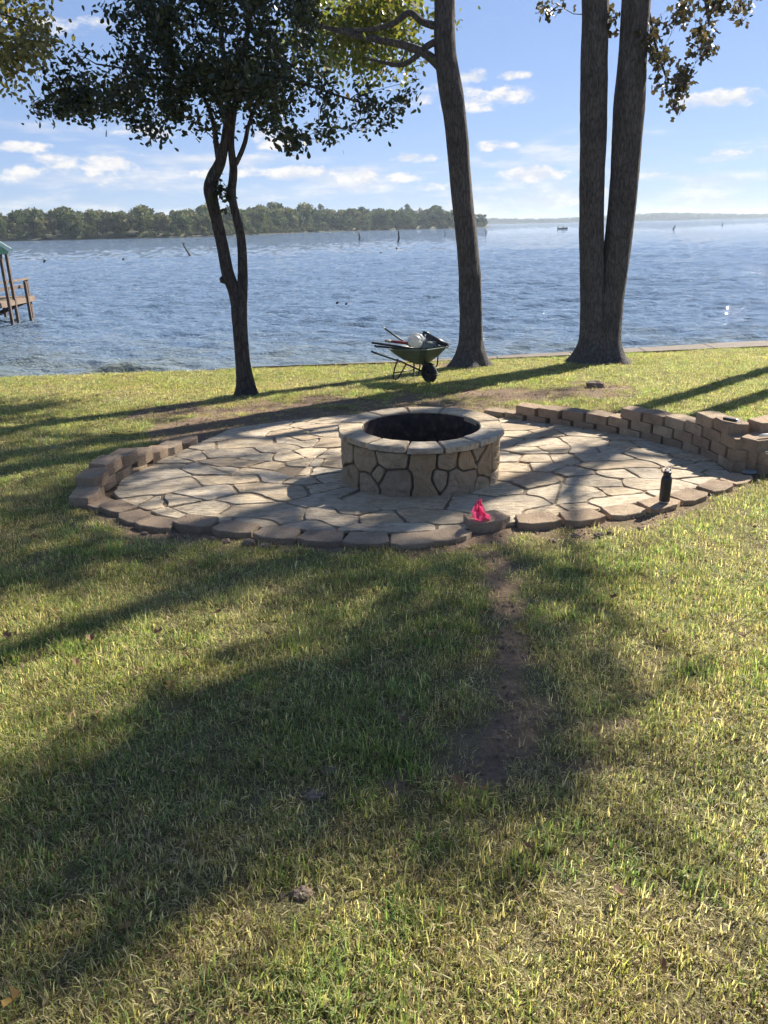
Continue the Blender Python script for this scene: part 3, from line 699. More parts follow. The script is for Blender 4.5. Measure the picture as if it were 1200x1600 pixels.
def make_walls():
    # front edging, flush with the flagstones: placed where the photograph shows each block
    t = thing('block_edging', 'row of tan concrete edging blocks along the front of the patio', 'edging')
    px = [(147, 787), (175, 794), (203, 808), (240, 820), (302, 821), (363, 829), (428, 836), (500, 841), (572, 844), (646, 844), (707, 836), (765, 819),
          (842, 816), (913, 810), (980, 799), (1037, 788), (1084, 776), (1127, 761), (1160, 748), (1187, 733)]
    P = [gp(*q) for q in px]
    for i, (x, y) in enumerate(P):
        a, b = P[max(i - 1, 0)], P[min(i + 1, len(P) - 1)]
        ang = math.atan2(b[1] - a[1], b[0] - a[0])
        dz = {11: 0.035, 4: 0.016, 5: 0.008, 12: 0.012, 13: 0.006}.get(i, random.uniform(-.010, .002))
        nx, ny = math.sin(ang), -math.cos(ang)
        block(t, x - nx * 0.0, y - ny * 0.0 - 0.05, -S * y + dz - BH / 2 + 0.018, ang)
    for i in (4, 5, 11, 12, 13):                       # a second course shows below where the soil is dug away
        a, b = P[i - 1], P[i + 1]; ang = math.atan2(b[1] - a[1], b[0] - a[0])
        block(t, P[i][0] + 0.05, P[i][1] - 0.04, -S * P[i][1] - BH * 1.5 + 0.012, ang)
    # left wall, stepping down towards the back
    t = thing('block_wall', 'short curved wall of tan concrete blocks at the left edge of the patio', 'wall')
    P = [(-1.95, 7.45), (-2.03, 7.15), (-2.09, 6.86), (-2.14, 6.57), (-2.18, 6.28), (-2.22, 5.99), (-2.235, 5.71), (-2.21, 5.46)]
    D = [.05, .065, .085, .13, .19, .20, .16, .075]
    for i, ((x, y), d) in enumerate(zip(P, D)):
        a, b = P[max(i - 1, 0)], P[min(i + 1, len(P) - 1)]; ang = math.atan2(b[1] - a[1], b[0] - a[0]); k = 0
        while d - BH * k > 0.01:
            o = 0.145 * (k % 2)
            block(t, x + math.cos(ang) * o, y + math.sin(ang) * o, -S * y + d - BH * (k + .5), ang + math.pi); k += 1
    # right wall, rising towards the viewer
    t = thing('block_wall', 'long curved wall of stacked tan concrete blocks at the right of the patio', 'wall')
    pts = smooth_path([(1.32, 8.78), (1.52, 8.60), (1.90, 8.24), (2.35, 7.82), (2.70, 7.33), (2.92, 6.85), (3.02, 6.36), (3.04, 6.08)])
    tot = sum(math.hypot(b[0] - a[0], b[1] - a[1]) for a, b in zip(pts[:-1], pts[1:]))
    for c in range(4):
        s = 0.10 + 0.145 * (c % 2)
        while True:
            q = along(pts, s)
            if q is None: break
            x, y, a = q
            top = 1 if s < 0.42 else (2 if s < 1.78 else (3 if s < 2.62 else 4))
            if c < top: 
                block(t, x, y, -S * y + BH * (c + 0.5) - 0.02, a + math.pi + 0 * c)
            s += 0.292
    # the stepped outer end
    for (x, y, lv, an) in ((3.27, 6.14, 4, .5), (3.13, 5.94, 3, .75), (3.42, 6.02, 3, .45), (3.19, 5.88, 2, .7), (3.06, 6.0, 2, .9), (3.47, 5.92, 2, .45), (3.29, 5.80, 1, .65), (3.55, 5.85, 1, .5)):
        for c in range(lv):
            block(t, x, y, -S * y + BH * (c + 0.5) - 0.014, an)
make_walls()

# ------------------------------------------------------------------ trees
def catmull(pts, rad, n=6):
    pts = [Vector(p) for p in pts]; out = []; ro = []; k = len(pts)
    for i in range(k - 1):
        p0, p1, p2, p3 = pts[max(i - 1, 0)], pts[i], pts[i + 1], pts[min(i + 2, k - 1)]
        for j in range(n):
            s = j / n
            out.append(0.5 * (2 * p1 + (p2 - p0) * s + (2 * p0 - 5 * p1 + 4 * p2 - p3) * s * s + (3 * p1 - p0 - 3 * p2 + p3) * s ** 3)); ro.append(rad[i] * (1 - s) + rad[i + 1] * s)
    out.append(pts[-1]); ro.append(rad[-1]); return out, ro
LEAF = {'oak': [(0, 0), (0.2, 0.35), (0.27, 0.75), (0.12, 1.0), (-0.12, 1.0), (-0.27, 0.75), (-0.2, 0.35)],
        'plain': [(0, 0), (0.28, 0.4), (0.2, 0.8), (0, 1.0), (-0.2, 0.8), (-0.28, 0.4)],
        'star': [(0, 0), (0.5, 0.12), (0.22, 0.42), (0.42, 0.8), (0.0, 1.0), (-0.42, 0.8), (-0.22, 0.42), (-0.5, 0.12)]}
def leaves_mesh(name, centers, sizes, shape, mt, droop=0.0, seed=1):
    g_ = np.random.default_rng(seed); n = len(centers); L = np.array(LEAF[shape]); k = len(L)
    C = np.array(centers); s = np.array(sizes)[:, None]
    d = g_.normal(size=(n, 3)); d[:, 2] -= droop; d /= np.linalg.norm(d, axis=1)[:, None]
    u = np.cross(d, g_.normal(size=(n, 3))); u /= np.linalg.norm(u, axis=1)[:, None]
    w = np.cross(d, u)
    V = np.zeros((n, k, 3))
    for i in range(k):
        bend = 0.18 * (L[i, 1] ** 2) + 0.25 * abs(L[i, 0])
        V[:, i] = C + s * (u * L[i, 0] + d * L[i, 1] + w * bend)
    me = bpy.data.meshes.new(name); nv = n * k
    me.vertices.add(nv); me.vertices.foreach_set('co', V.ravel())
    me.loops.add(nv); me.loops.foreach_set('vertex_index', np.arange(nv)); me.polygons.add(n)
    me.polygons.foreach_set('loop_start', np.arange(0, nv, k)); me.update(calc_edges=True)
    a = me.color_attributes.new('Col', 'FLOAT_COLOR', 'POINT'); c = np.ones((n, k, 4)); c[:, :, :3] = np.clip(g_.normal(0.45, 0.22, n), 0, 1)[:, None, None]
    a.data.foreach_set('color', c.ravel()); me.materials.append(M[mt]); return me
def grow(stems, targets, seed, rise=0.25, node_step=0.28, thick=0.011):
    """twig skeleton: every target is joined to the nearest wood grown so far"""
    g_ = np.random.default_rng(seed)
    nodes = np.array([list(p) for st in stems for p in st]); nr = [0.05] * len(nodes); twigs = []
    T = [np.array(list(t_)) for t_ in targets]
    T.sort(key=lambda t_: np.min(np.linalg.norm(nodes - t_, axis=1)))
    for t_ in T:
        q = t_ - np.array([0, 0, rise]); dd = np.linalg.norm(nodes - q, axis=1); i = int(np.argmin(dd))
        a = nodes[i]; L = np.linalg.norm(t_ - a)
        if L < 0.05: continue
        k = max(2, int(L / node_step)); mid = (a + t_) / 2 + g_.normal(size=3) * 0.10 * L + np.array([0, 0, 0.06 * L])
        pts = [(1 - s) ** 2 * a + 2 * s * (1 - s) * mid + s * s * t_ for s in np.linspace(0, 1, k + 1)]
        r0 = min(nr[i] * 0.75, thick * (0.5 + 0.7 * L)); rr = list(np.linspace(r0, 0.003, k + 1))
        twigs.append((pts, rr)); nodes = np.vstack([nodes, pts[1:]]); nr += rr[1:]
    return twigs
def blobs(specs, Y, n, dy, seed):
    """target points in lobes: (photo x, photo y, rx px, ry px, weight) at distance Y"""
    g_ = np.random.default_rng(seed); w = np.array([s[4] for s in specs], float); w /= w.sum(); out = []
    for i in g_.choice(len(specs), n, p=w):
        px, py, rx, ry, _ = specs[i]
        d = g_.normal(size=2); d /= np.linalg.norm(d); r = math.sqrt(g_.random())
        out.append(at(px + d[0] * r * rx, py + d[1] * r * ry, Y + g_.uniform(-dy if isinstance(dy, float) else dy[0], dy if isinstance(dy, float) else dy[1])))
    return out
def ellips(c, r, n, seed, shell=0.45):
    g_ = np.random.default_rng(seed); out = []
    for _ in range(n):
        d = g_.normal(size=3); d /= np.linalg.norm(d); q = shell + (1 - shell) * g_.random()
        out.append(Vector(c) + Vector((d[0] * r[0] * q, d[1] * r[1] * q, d[2] * r[2] * q)))
    return out
def wob_fn(seed, amp=0.07, flute=0.0, base=None):
    ph = random.Random(seed).uniform(0, 6)
    def f(i, a, p):
        r = 1 + amp * float(vnoise(np.array([math.cos(a) * 1.6 + 5 + ph]), np.array([math.sin(a) * 1.6 + p.z * 1.1 + 9]))[0] - 0.5) * 2
        r += 0.035 * float(vnoise(np.array([a * 7 + ph]), np.array([p.z * 3 + 20]))[0] - 0.5) * 2 + 0.02 * float(vnoise(np.array([a * 3 + ph]), np.array([p.z * 8 + 50]))[0] - 0.5) * 2
        if base is not None:
            k = max(0.0, 1 - (p.z - base) / 0.7); r += flute * k * k * (0.6 + 0.4 * math.sin(a * 4 + ph))
        return r
    return f
def tree(name, label, stems, targets, leafspec, bark, base, group=None, seed=1, flare=0.5, per=60, spread=0.15, droop=0.1, rise=0.25, thick=0.011, attach_from=0.45, nseg=14, twig_sides=4):
    t = thing(name, label, 'tree', base, 0, group); inv = Vector(base)
    mb = MB(); att = []
    for i, (pts, rad) in enumerate(stems):
        p, r = catmull(pts, rad, 7)
        mb.tube([q - inv for q in p], r, nseg, wob=wob_fn(seed + i, 0.08, flare if i in (0,) or flare > 0.9 else 0, 0.0))
        att.append(p[int(len(p) * attach_from):])
    tw = grow(att, targets, seed, rise, thick=thick)
    for pts, rr in tw: mb.tube([Vector(q) - inv for q in pts], rr, twig_sides, cap=False)
    mb.build('trunk', bark, t, smooth=True)
    g_ = np.random.default_rng(seed + 50); C = []; Z = []
    shape, size, mt = leafspec
    for pts, rr in tw:
        k = len(pts); m_ = int(per * (0.5 + g_.random()))
        tip = np.array(pts[-1])
        for _ in range(m_):
            s = 1 - abs(g_.normal()) * 0.28
            s = max(0.1, min(1, s)) * (k - 1); i = min(int(s), k - 2); q = np.array(pts[i]) + (np.array(pts[i + 1]) - np.array(pts[i])) * (s - i)
            C.append(q + g_.normal(size=3) * spread - np.array(inv)); Z.append(size * (0.65 + 0.7 * g_.random()))
    me = leaves_mesh('crown', C, Z, shape, mt, droop, seed + 9)
    link('crown', me, None, t)
    return t

# sunny patches on the ground as the photograph shows them: no foliage between them and the sun
LIT = [[(900, 960), (1010, 880), (1200, 790), (1300, 790), (1300, 1500), (1050, 1330), (950, 1130)], [(300, 1420), (420, 1300), (760, 1270), (860, 1400), (700, 1560), (250, 1600)],
       [(-150, 1010), (60, 985), (300, 930), (250, 1000), (190, 1110), (60, 1200), (-150, 1260)], [(480, 940), (640, 900), (620, 990), (480, 1010)], [(180, 800), (330, 745), (470, 745), (560, 830), (350, 835)],
       [(720, 800), (800, 730), (1000, 690), (1130, 740), (1000, 800), (840, 820)], [(-100, 580), (600, 563), (1300, 545), (1300, 580), (600, 592), (250, 592), (-100, 606)], [(420, 695), (530, 700), (600, 648), (450, 658)]]
LITG = [[gp(*q) for q in poly] for poly in LIT]
TAN = math.tan(SUN_EL)
def shadow_of(p):
    d = (p.z + S * (p.y - 6)) / TAN; gx, gy = p.x - d * math.sin(SUN_AZ), p.y - d * math.cos(SUN_AZ); d = (p.z + S * gy) / TAN
    return p.x - d * math.sin(SUN_AZ), p.y - d * math.cos(SUN_AZ)
def prune(T, margin=0.22):
    out = []
    for p in T:
        x, y = shadow_of(p); xa, ya = np.array([x]), np.array([y])
        if any(inpoly(xa, ya, poly)[0] or segdist(xa, ya, poly + [poly[0]])[0] < margin for poly in LITG): continue
        out.append(p)
    return out
def above(px, py, z, r, n, seed):         # foliage whose shade falls on that patch of ground
    gx, gy = gp(px, py); d = (z + S * gy) / TAN; g_ = np.random.default_rng(seed); out = []
    for _ in range(n):
        a = g_.uniform(0, 6.28); q = r * math.sqrt(g_.random()); dz = g_.uniform(-.9, .9); k = dz / TAN
        out.append(Vector((gx + q * math.cos(a) + (d + k) * math.sin(SUN_AZ), gy + q * math.sin(a) + (d + k) * math.cos(SUN_AZ), z + dz)))
    return out
def make_trees():
    # 1. small twin-stemmed oak at the left, its crown in view
    Y = 10.78; b = Vector((-1.95, 10.78, gz1(-1.95, 10.78) - 0.05))
    A = lambda *q: [at(x, y, Y) for x, y in q]
    lower = A((386, 622), (384, 600), (379, 560), (376, 520), (374, 490), (373, 465))
    s1 = [lower[-2]] + A((366, 455), (356, 428), (349, 392), (339, 345), (329, 300), (333, 278), (345, 252), (352, 215), (356, 170), (352, 110), (345, 40), (350, -60), (348, -160))
    s2 = [lower[-2]] + A((378, 462), (379, 415), (376, 368), (366, 325), (362, 300), (365, 265), (361, 220), (368, 160), (380, 90), (392, 10), (398, -90), (405, -180))
    s3 = A((365, 262), (374, 245), (383, 222), (388, 198), (400, 165), (420, 120), (450, 70), (480, 0))
    s4 = A((343, 258), (338, 225), (333, 190), (318, 150), (290, 105), (250, 60), (215, 10))
    s5 = A((352, 190), (330, 140), (280, 110), (220, 110), (150, 100))
    s6 = A((370, 150), (410, 120), (470, 130), (530, 150), (580, 165))
    stems = [(lower, [.145, .11, .102, .106, .112, .112]), (s1, [.09, .085, .085, .08, .075, .085, .08, .066, .05, .042, .035, .03, .022, .012]),
             (s2, [.085, .075, .065, .06, .052, .055, .05, .042, .036, .03, .024, .018, .01]), (s3, [.035, .032, .03, .026, .022, .018, .014, .01]),
             (s4, [.04, .036, .03, .026, .02, .016, .01]), (s5, [.03, .026, .02, .016, .01]), (s6, [.026, .022, .018, .014, .008])]
    knots = [(352, 436, .05, -.07), (330, 292, .06, -.05)]
    lobes = [(235, 20, 75, 30, 2), (265, 105, 110, 45, 4.2), (210, 155, 95, 35, 3.0), (110, 110, 50, 25, .8), (245, 210, 30, 12, .4), (130, 150, 60, 24, 1.7), (75, 165, 40, 14, 0.8), (255, 195, 50, 25, 1.2), (350, 60, 120, 80, 6.5), (360, 130, 100, 50, 4),
             (430, 50, 90, 70, 4.2), (450, 140, 80, 45, 3.2), (550, 160, 60, 30, 1.0), (615, 140, 40, 26, 0.35), (530, 203, 45, 14, 0.6), (480, 215, 50, 14, 0.5), (330, 185, 40, 20, .6),
             (300, -40, 170, 60, 4), (410, -50, 120, 60, 3.2), (360, -150, 190, 80, 5), (120, 30, 60, 30, .35), (400, 180, 50, 25, 0.9), (535, 225, 40, 12, .4), (590, 190, 50, 16, .5)]
    tg = blobs(lobes, Y, 415, 1.25, 11) + blobs([(346, 302, 5, 12, 1)], Y, 3, .08, 12)
    t = tree('small_oak_tree', 'small dark twin stemmed oak with dense leafy crown left of the fire pit', stems, tg, ('oak', 0.068, 'oak_leaf'), 'dark_bark', b, seed=21, flare=0.55, per=46, spread=0.075, attach_from=0.5)
    # knots on the trunk
    for px, py, r, dx in knots:
        mb = MB(); q = at(px, py, Y) - b + Vector((dx * 0.8, 0, 0)); mb.tube([q + Vector((0.06, 0, -0.02)), q, q + Vector((-0.02, 0, 0.005))], [r, r * 0.95, r * 0.3], 8)
        mb.build('knot', 'dark_bark', t, smooth=True)

    # 2. single trunk in the middle, limbs reaching left
    Y = 13.76; b = Vector((1.60, Y, gz1(1.6, Y) - 0.05))
    A = lambda *q: [at(x, y, Y) for x, y in q]
    tr = A((735, 576), (735, 560), (736, 530), (736, 480), (731, 390), (722, 300), (713, 200), (706, 150), (698, 100), (694, 50), (694, 0), (690, -120), (700, -260), (690, -400))
    l1 = A((690, 105), (668, 86), (640, 73), (600, 64), (555, 55), (510, 43), (460, 30))
    l2 = A((686, 42), (660, 34), (640, 20), (612, 38), (570, 47), (515, 44))
    l3 = A((692, 60), (668, 72), (648, 90), (628, 101), (600, 98), (570, 90))
    l4 = A((694, -60), (640, -120), (560, -170), (480, -200)); l5 = A((694, -120), (760, -200), (840, -260)); l6 = A((694, -230), (620, -330), (560, -400)); l7 = A((694, -260), (780, -360), (800, -430))
    stems = [(tr, [.30, .235, .205, .195, .185, .18, .175, .185, .17, .165, .16, .14, .11, .05]), (l1, [.085, .07, .06, .052, .042, .03, .016]), (l2, [.06, .055, .048, .045, .034, .018]),
             (l3, [.055, .05, .042, .036, .026, .014]), (l4, [.1, .075, .05, .02]), (l5, [.1, .07, .03]), (l6, [.09, .06, .03]), (l7, [.09, .06, .03])]
    tg = blobs([(560, 20, 70, 35, 2.4), (610, 10, 40, 35, 1.6), (590, 105, 45, 30, 1.0), (520, 60, 60, 60, 1.6), (700, 8, 30, 12, .45), (625, 70, 14, 20, .25), (470, 40, 80, 50, 1.0)], Y, 85, (0.35, 2.2), 31)
    tg += prune(ellips((0.4, Y, 8.2), (4.2, 3.2, 2.3), 190, 32))
    tree('lakeside_tree', 'single tall trunk behind the wheelbarrow with bent limbs reaching left', stems, tg, ('plain', 0.10, 'yellow_leaf'), 'bark', b, seed=41, flare=0.75, per=60, spread=0.20, droop=0.5, attach_from=0.6, thick=0.014, nseg=40)

    # 3. twin trunks
    Y = 13.95; b = Vector((3.95, Y, gz1(3.95, Y) - 0.08))
    A = lambda *q: [at(x, y, Y) for x, y in q]
    ta = A((926, 574), (926, 558), (926, 530), (926, 470), (925, 340), (928, 170), (930, 0), (925, -150), (915, -300), (930, -460))
    tb = A((945, 572), (946, 556), (948, 530), (954, 470), (970, 340), (983, 170), (995, 0), (1010, -150), (1030, -300), (1020, -450))
    lims = [A((996, -40), (1040, -90), (1100, -120), (1180, -150)), A((1012, -150), (1090, -260), (1200, -330)), A((925, -150), (850, -240), (790, -330)), A((928, -60), (870, -80), (820, -70), (790, -40)),
            A((1000, -60), (1010, 0), (1020, 50), (1030, 90), (1045, 130)), A((1100, -120), (1098, -60), (1104, 0), (1108, 40)), A((918, -300), (1000, -420), (1100, -500)), A((1025, -300), (1140, -400), (1260, -430)),
            A((1100, -120), (1150, -60), (1165, -20))]
    stems = [(ta, [.40, .30, .235, .215, .21, .21, .205, .18, .15, .06]), (tb, [.38, .29, .24, .225, .23, .235, .225, .20, .16, .06])]
    for l in lims: stems.append((l, list(np.linspace(.09 if l is not lims[4] else .03, .015 if len(l) > 3 else .03, len(l)))))
    tg = blobs([(1020, 45, 14, 12, 1.2), (1030, 80, 18, 10, 1), (1045, 105, 25, 14, 1), (1062, 115, 14, 10, .6), (1030, 160, 6, 6, .35), (1050, 160, 10, 7, .5), (1075, 112, 8, 8, .4), (1055, 18, 14, 20, .9), (1100, 45, 14, 22, 1.2), (1105, 70, 16, 10, .9), (1165, 20, 14, 14, .7), (1120, 2, 50, 10, 2), (1150, 10, 20, 10, .8),
                (855, 15, 14, 10, .5), (880, 2, 20, 6, .4), (958, 20, 10, 25, .7), (1030, 130, 8, 16, .4), (1062, 138, 9, 6, .3)], Y, 78, 0.35, 51)
    nvis = len(tg)
    tg += prune(ellips((5.0, Y, 9.0), (4.6, 3.6, 2.6), 520, 52))
    tree('twin_trunk_tree', 'two thick tall trunks rising from one flared base beside the lake', stems, tg, ('star', 0.085, 'brown_leaf'), 'bark', b, seed=61, flare=0.95, per=12, spread=0.07, droop=0.9, attach_from=0.55, thick=0.010, nseg=44)

    # the two tall trees just outside the frame at the right: their stems and crowns shade the lawn
    b = Vector((8.9, 13.6, gz1(8.9, 13.6) - .05))
    tr = [b, b + Vector((.0, 0, .3)), b + Vector((.05, .05, 3)), b + Vector((-.05, 0, 6)), b + Vector((.1, 0, 9)), b + Vector((.0, 0, 12)), b + Vector((.1, .1, 15))]
    def limbs(b, hs): return [([b + Vector((0, 0, h)), b + Vector((dx * .5, dy * .5, h + .25)), b + Vector((dx, dy, h + .3))], [.07, .045, .02]) for h, dx, dy in hs]
    tg = []
    for k, (px, py, r, n) in enumerate([(650, 885, .32, 7), (600, 960, .3, 6), (500, 1060, .36, 8), (350, 1110, .36, 7), (600, 1110, .36, 8), (710, 1040, .3, 6), (700, 1170, .28, 6), (500, 1195, .36, 8), (300, 1190, .36, 8), (150, 1260, .33, 8), (60, 1350, .3, 7),
                                        (770, 960, .22, 4), (800, 1090, .22, 4), (850, 1180, .2, 3), (400, 1010, .22, 3), (100, 1440, .25, 3), (10, 1500, .25, 3), (860, 880, .2, 3), (1150, 1590, .25, 2)]):
        tg += above(px, py, 8.2 + 0.9 * math.sin(k * 2.1), r, n, 200 + k)
    tg += prune(ellips((9.2, 14.0, 14.6), (2.4, 2.2, 1.4), 60, 92), .5)
    tree('shade_tree', 'tall tree just outside the right edge whose crown shades the lawn', [(tr, [.26, .20, .175, .165, .15, .1, .04])] + limbs(b, [(6.8, -1.3, -2.2), (7.6, -.6, -3.0), (8.2, -1.8, -1.4), (8.8, .9, -2.4), (7.2, 1.6, -.6), (9.6, -.8, 1.4)]), tg, ('plain', 0.12, 'brown_leaf'), 'bark', b, 'tall trees at the right', seed=93, flare=.6, per=34, spread=0.22, droop=.4, attach_from=.5, nseg=16)
    b = Vector((8.6, 14.45, gz1(8.6, 14.45) - .05))
    tr = [b, b + Vector((.0, 0, .3)), b + Vector((-.05, .05, 3)), b + Vector((.05, 0, 6)), b + Vector((-.1, 0, 9)), b + Vector((.0, 0, 12.5)), b + Vector((-.1, .1, 15.6))]
    tg = []
    for k, (px, py, r, n) in enumerate([(60, 870, .45, 8), (200, 880, .4, 7), (330, 900, .25, 4), (-60, 900, .5, 7), (60, 800, .4, 6), (450, 905, .2, 3), (380, 715, .28, 5), (600, 800, .22, 4), (680, 800, .18, 3), (900, 665, .4, 4), (960, 705, .25, 3), (500, 735, .2, 3), (250, 700, .3, 3), (1000, 640, .5, 4), (700, 625, .6, 6), (850, 610, .6, 5), (500, 628, .6, 6), (560, 880, .22, 3), (240, 760, .25, 2), (350, 690, .3, 3), (0, 720, .5, 6), (70, 680, .5, 5), (90, 780, .4, 5), (-40, 800, .5, 5), (230, 865, .3, 4), (60, 920, .3, 4), (30, 640, .6, 4), (160, 650, .5, 3), (280, 640, .4, 3), (440, 880, .2, 3)] + [(px, py, .12, 1) for px, py in ((280, 735), (350, 765), (420, 705), (480, 800), (300, 795), (620, 825), (850, 765), (900, 720), (960, 760), (1050, 720), (400, 800), (540, 820), (450, 765))]):
        tg += above(px, py, 9.6 + 0.9 * math.sin(k * 1.7), r, n, 300 + k)
    tg += prune(ellips((8.6, 14.8, 15.2), (2.4, 2.2, 1.4), 60, 95), .5)
    tree('shade_tree', 'second tall tree outside the right edge standing nearer the lake', [(tr, [.24, .19, .165, .155, .14, .1, .04])] + limbs(b, [(7.8, -1.3, -1.6), (8.6, -2.6, -1.0), (9.2, -1.8, 1.4), (9.8, .9, -1.4), (8.2, 1.6, .6), (10.6, -.8, 1.4)]), tg, ('plain', 0.12, 'brown_leaf'), 'bark', b, 'tall trees at the right', seed=96, flare=.6, per=32, spread=0.22, droop=.4, attach_from=.5, nseg=16)

    # 4. tree outside the frame at the left, a pale branch of it hangs into view
    b = Vector((-9.0, 9.5, gz1(-9, 9.5)))
    tr = [b, b + Vector((.05, 0, 1.5)), b + Vector((.2, .1, 3.5)), b + Vector((.1, 0, 6.0)), b + Vector((.3, 0, 8.5))]
    Y = 9.5; l1 = [b + Vector((.15, 0, 4.2))] + [at(-300, 10, Y), at(-150, 5, Y), at(-40, 10, Y), at(40, 35, Y)]
    l2 = [b + Vector((.15, 0, 5.4))] + [at(-200, -150, Y), at(-60, -60, Y), at(30, -20, Y)]
    tg = blobs([(10, 40, 60, 45, 3), (30, 90, 45, 25, 1.6), (-10, 110, 50, 20, 1.2), (60, 70, 22, 25, .6), (-80, 60, 70, 60, 3), (10, -30, 60, 30, 2)], Y, 90, 0.5, 71)
    tg += ellips((-8.8, 9.5, 7.2), (2.8, 2.8, 2.0), 90, 72)
    tree('pale_leaved_tree', 'pale olive leaved branch hanging in at the top left corner', [(tr, [.2, .15, .13, .1, .04]), (l1, [.07, .05, .035, .02, .008]), (l2, [.06, .04, .02, .008])], tg, ('plain', 0.065, 'pale_leaf'), 'bark', b, seed=81, flare=.5, per=34, spread=0.11, droop=0.4, attach_from=0.5)
make_trees()

# ------------------------------------------------------------------ wooded shores across the lake
def scatter_nodes(name, coll):
    ng = bpy.data.node_groups.new(name, 'GeometryNodeTree')
    ng.interface.new_socket('Geometry', in_out='INPUT', socket_type='NodeSocketGeometry'); ng.interface.new_socket('Geometry', in_out='OUTPUT', socket_type='NodeSocketGeometry')
    N = ng.nodes; gi = N.new('NodeGroupInput'); go = N.new('NodeGroupOutput'); ip = N.new('GeometryNodeInstanceOnPoints'); ci = N.new('GeometryNodeCollectionInfo')
    ci.inputs['Collection'].default_value = coll; ci.inputs['Separate Children'].default_value = True; ci.inputs['Reset Children'].default_value = True
    ip.inputs['Pick Instance'].default_value = True
    def attr(nm, typ): a = N.new('GeometryNodeInputNamedAttribute'); a.data_type = typ; a.inputs[0].default_value = nm; return a.outputs[0]
    e2r = N.new('FunctionNodeEulerToRotation'); L = ng.links
    L.new(attr('rot', 'FLOAT_VECTOR'), e2r.inputs[0]); L.new(e2r.outputs[0], ip.inputs['Rotation']); L.new(attr('scl', 'FLOAT_VECTOR'), ip.inputs['Scale'])
    L.new(attr('idx', 'INT'), ip.inputs['Instance Index']); L.new(gi.outputs[0], ip.inputs['Points']); L.new(ci.outputs[0], ip.inputs['Instance']); L.new(ip.outputs[0], go.inputs[0])
    return ng
def scatter(name, P, rot, scl, idx, meshes, kind='stuff'):
    coll = bpy.data.collections.new(name + '_source')
    for i, me in enumerate(meshes):
        o = bpy.data.objects.new('%s_source_%02d' % (name, i), me); coll.objects.link(o)
    me = bpy.data.meshes.new(name); n = len(P); me.vertices.add(n); me.vertices.foreach_set('co', np.asarray(P, np.float32).ravel())
    for nm, typ, arr, key in (('rot', 'FLOAT_VECTOR', rot, 'vector'), ('scl', 'FLOAT_VECTOR', scl, 'vector'), ('idx', 'INT', idx, 'value')):
        a = me.attributes.new(nm, typ, 'POINT'); a.data.foreach_set(key, np.asarray(arr, np.float32 if typ != 'INT' else np.int32).ravel())
    me.update()
    o = bpy.data.objects.new(name, me); COL.objects.link(o); o['kind'] = kind
    md = o.modifiers.new('scatter', 'NODES'); md.node_group = scatter_nodes(name, coll)
    return o
def far_crown(seed, n=900, size=0.085):
    """unit tree: height 1, leafy clumps from the ground up"""
    g_ = np.random.default_rng(seed); C = []; lob = []
    for _ in range(11):
        h = g_.uniform(0.25, 0.88); w = 0.33 * math.sin(math.pi * min(1, (h * 0.75 + 0.15))) ; a = g_.uniform(0, 6.28); r = w * g_.uniform(.3, 1)
        lob.append((r * math.cos(a), r * math.sin(a), h, g_.uniform(.09, .17)))
    for _ in range(n):
        l = lob[g_.integers(len(lob))]; d = g_.normal(size=3); d /= np.linalg.norm(d); q = g_.uniform(.7, 1.05)
        C.append((l[0] + d[0] * l[3] * q, l[1] + d[1] * l[3] * q, max(0.02, l[2] + d[2] * l[3] * q * 0.9)))
    me = leaves_mesh('far_crown', C, [size * (0.6 + 0.8 * g_.random()) for _ in C], 'plain', 'far_leaf', 0, seed)
    a = me.color_attributes['Col']; k = len(LEAF['plain']); base = (0.05, .35, .6, .2, .45, .75, .1, .5, .3)[seed % 9]
    v = np.clip(base + g_.normal(0, .12, len(C)), 0, 1); c = np.ones((len(C), k, 4)); c[:, :, :3] = v[:, None, None]; a.data.foreach_set('color', c.ravel())
    return me
